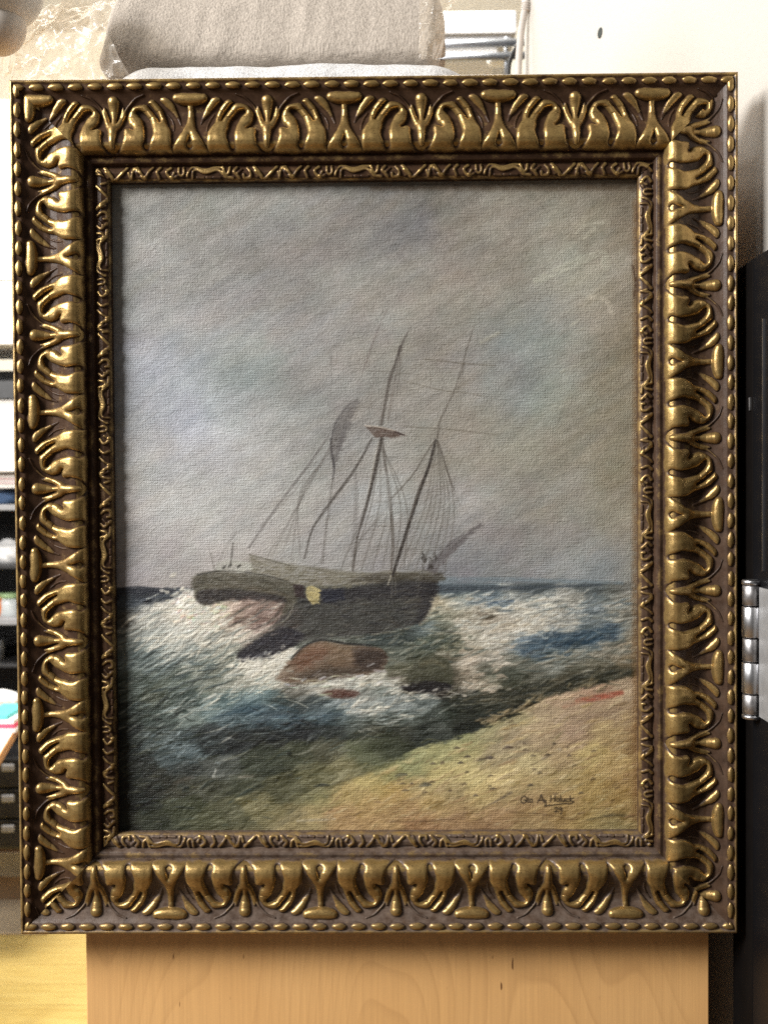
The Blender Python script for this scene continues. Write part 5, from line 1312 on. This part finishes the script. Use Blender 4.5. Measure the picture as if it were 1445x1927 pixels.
q2 = [e0 - ed * .5 - en * .004, e1 + ed * .02 - en * .004, e1 + ed * .02 - en * .0004, e0 - ed * .5 - en * .0004]
quadprism('edge_strip', [tuple(p) for p in q2], c0.z - .02, c0.z + .001, plain('edge_wood', (.48, .22, .06), .5, bmp=.1), dk)
for k in (.22, .45):
    lx_ = e1 - ed * (.05 + k) + en * .05
    tube('leg', [(lx_.x - dl_.x, lx_.y - dl_.y, c0.z - .019 - dl_.z), (lx_.x - dl_.x, lx_.y - dl_.y, FZ - dl_.z)], .016, BS, dk, 16)
dtop = c0.z
def on_desk(px, py):
    o_ = Vector((cx_, cy_, cz_)); d = at(px, py, 1.0) - o_
    return o_ + d * ((dtop - o_.z) / d.z)
for i, (c, l) in enumerate((((.80, .80, .80), 'white paper pad lowest of the stack on the desk'), ((.75, .08, .16), 'red folder in the stack on the desk'), ((.82, .82, .82), 'white paper pad above the red folder'), ((.12, .55, .55), 'teal slip lying on top of the paper stack'))):
    bp_ = on_desk(12, 1376)
    w_ = (.085, .08, .075, .03)[i]
    tag(box('paper_pad', (bp_.x - w_ - .02, bp_.y - .02, dtop + .0105 * i + .0005), (bp_.x + w_ * .35, bp_.y + .12, dtop + .0105 * (i + 1)), plain('paper_%d' % i, c, .7, var=.02), None, .001), l, 'paper')
pc_ = on_desk(6, 1360)
blob('tissue_heap', 8, 1318, YD + .42, .045, .03, .028, plain('tissue_white', (.8, .8, .79), .9), 'white tissue heap behind the papers on the desk', 'tissue', 12).location.z += 0
du = tag(empty('drawer_unit', tuple(at(-20, 1590, 1.95))), 'black drawer unit with grey handles under the white desk', 'drawers')
lbox('carcass', -260, 1425, 80, 1598, 1.97, .3, BS, du)
for ya, yb_ in ((1428, 1482), (1486, 1540), (1544, 1596)):
    d_ = lbox('drawer_front', -258, ya, 78, yb_, 1.95, .018, BS, du)
    lbox('handle', 2, (ya + yb_) / 2 - 16, 26, (ya + yb_) / 2 - 2, 1.925, .012, GS, du)
for px_ in (-250, 60): lbox('leg', px_, 1599, px_ + 14, 1700, 2.0, .02, BS, du, .001)
# cardboard box and wooden crate low at the left
KR = plain('kraft_card', (.30, .19, .10), .8, var=.1)
cbx = tag(empty('cardboard_box', tuple(at(-20, 1690, YL + .3))), 'brown cardboard box on the floor beyond the chair', 'box')
cbx.location.z = FZ
a, b = at(-150, 1640, 2.42), at(75, 1640, 2.42)
zt = at(0, 1645, 2.42).z
boxp('wall', (a.x, 2.42, FZ + .005), (b.x, 2.424, zt), KR, cbx)
boxp('wall', (a.x, 2.424, FZ + .005), (a.x + .004, 2.72, zt), KR, cbx); boxp('wall', (b.x - .004, 2.424, FZ + .005), (b.x, 2.72, zt), KR, cbx)
boxp('wall', (a.x, 2.72, FZ + .005), (b.x, 2.724, zt), KR, cbx)
boxp('bottom', (a.x, 2.42, FZ), (b.x, 2.724, FZ + .0049), KR, cbx)
fl = boxp('flap', (a.x, 2.41, zt - .004), (b.x, 2.414, zt + .07), plain('pale_card', (.42, .38, .32), .8, var=.08), cbx)


a, b = at(-300, 1752, 2.12), at(80, 1752, 2.12)
tag(box('floor_mat', (a.x, 2.16, FZ + .0005), (b.x, 2.405, FZ + .008), plain('beige_mat', (.52, .42, .30), .9, var=.08), None, .002), 'beige mat on the floor in front of the cardboard box', 'mat')
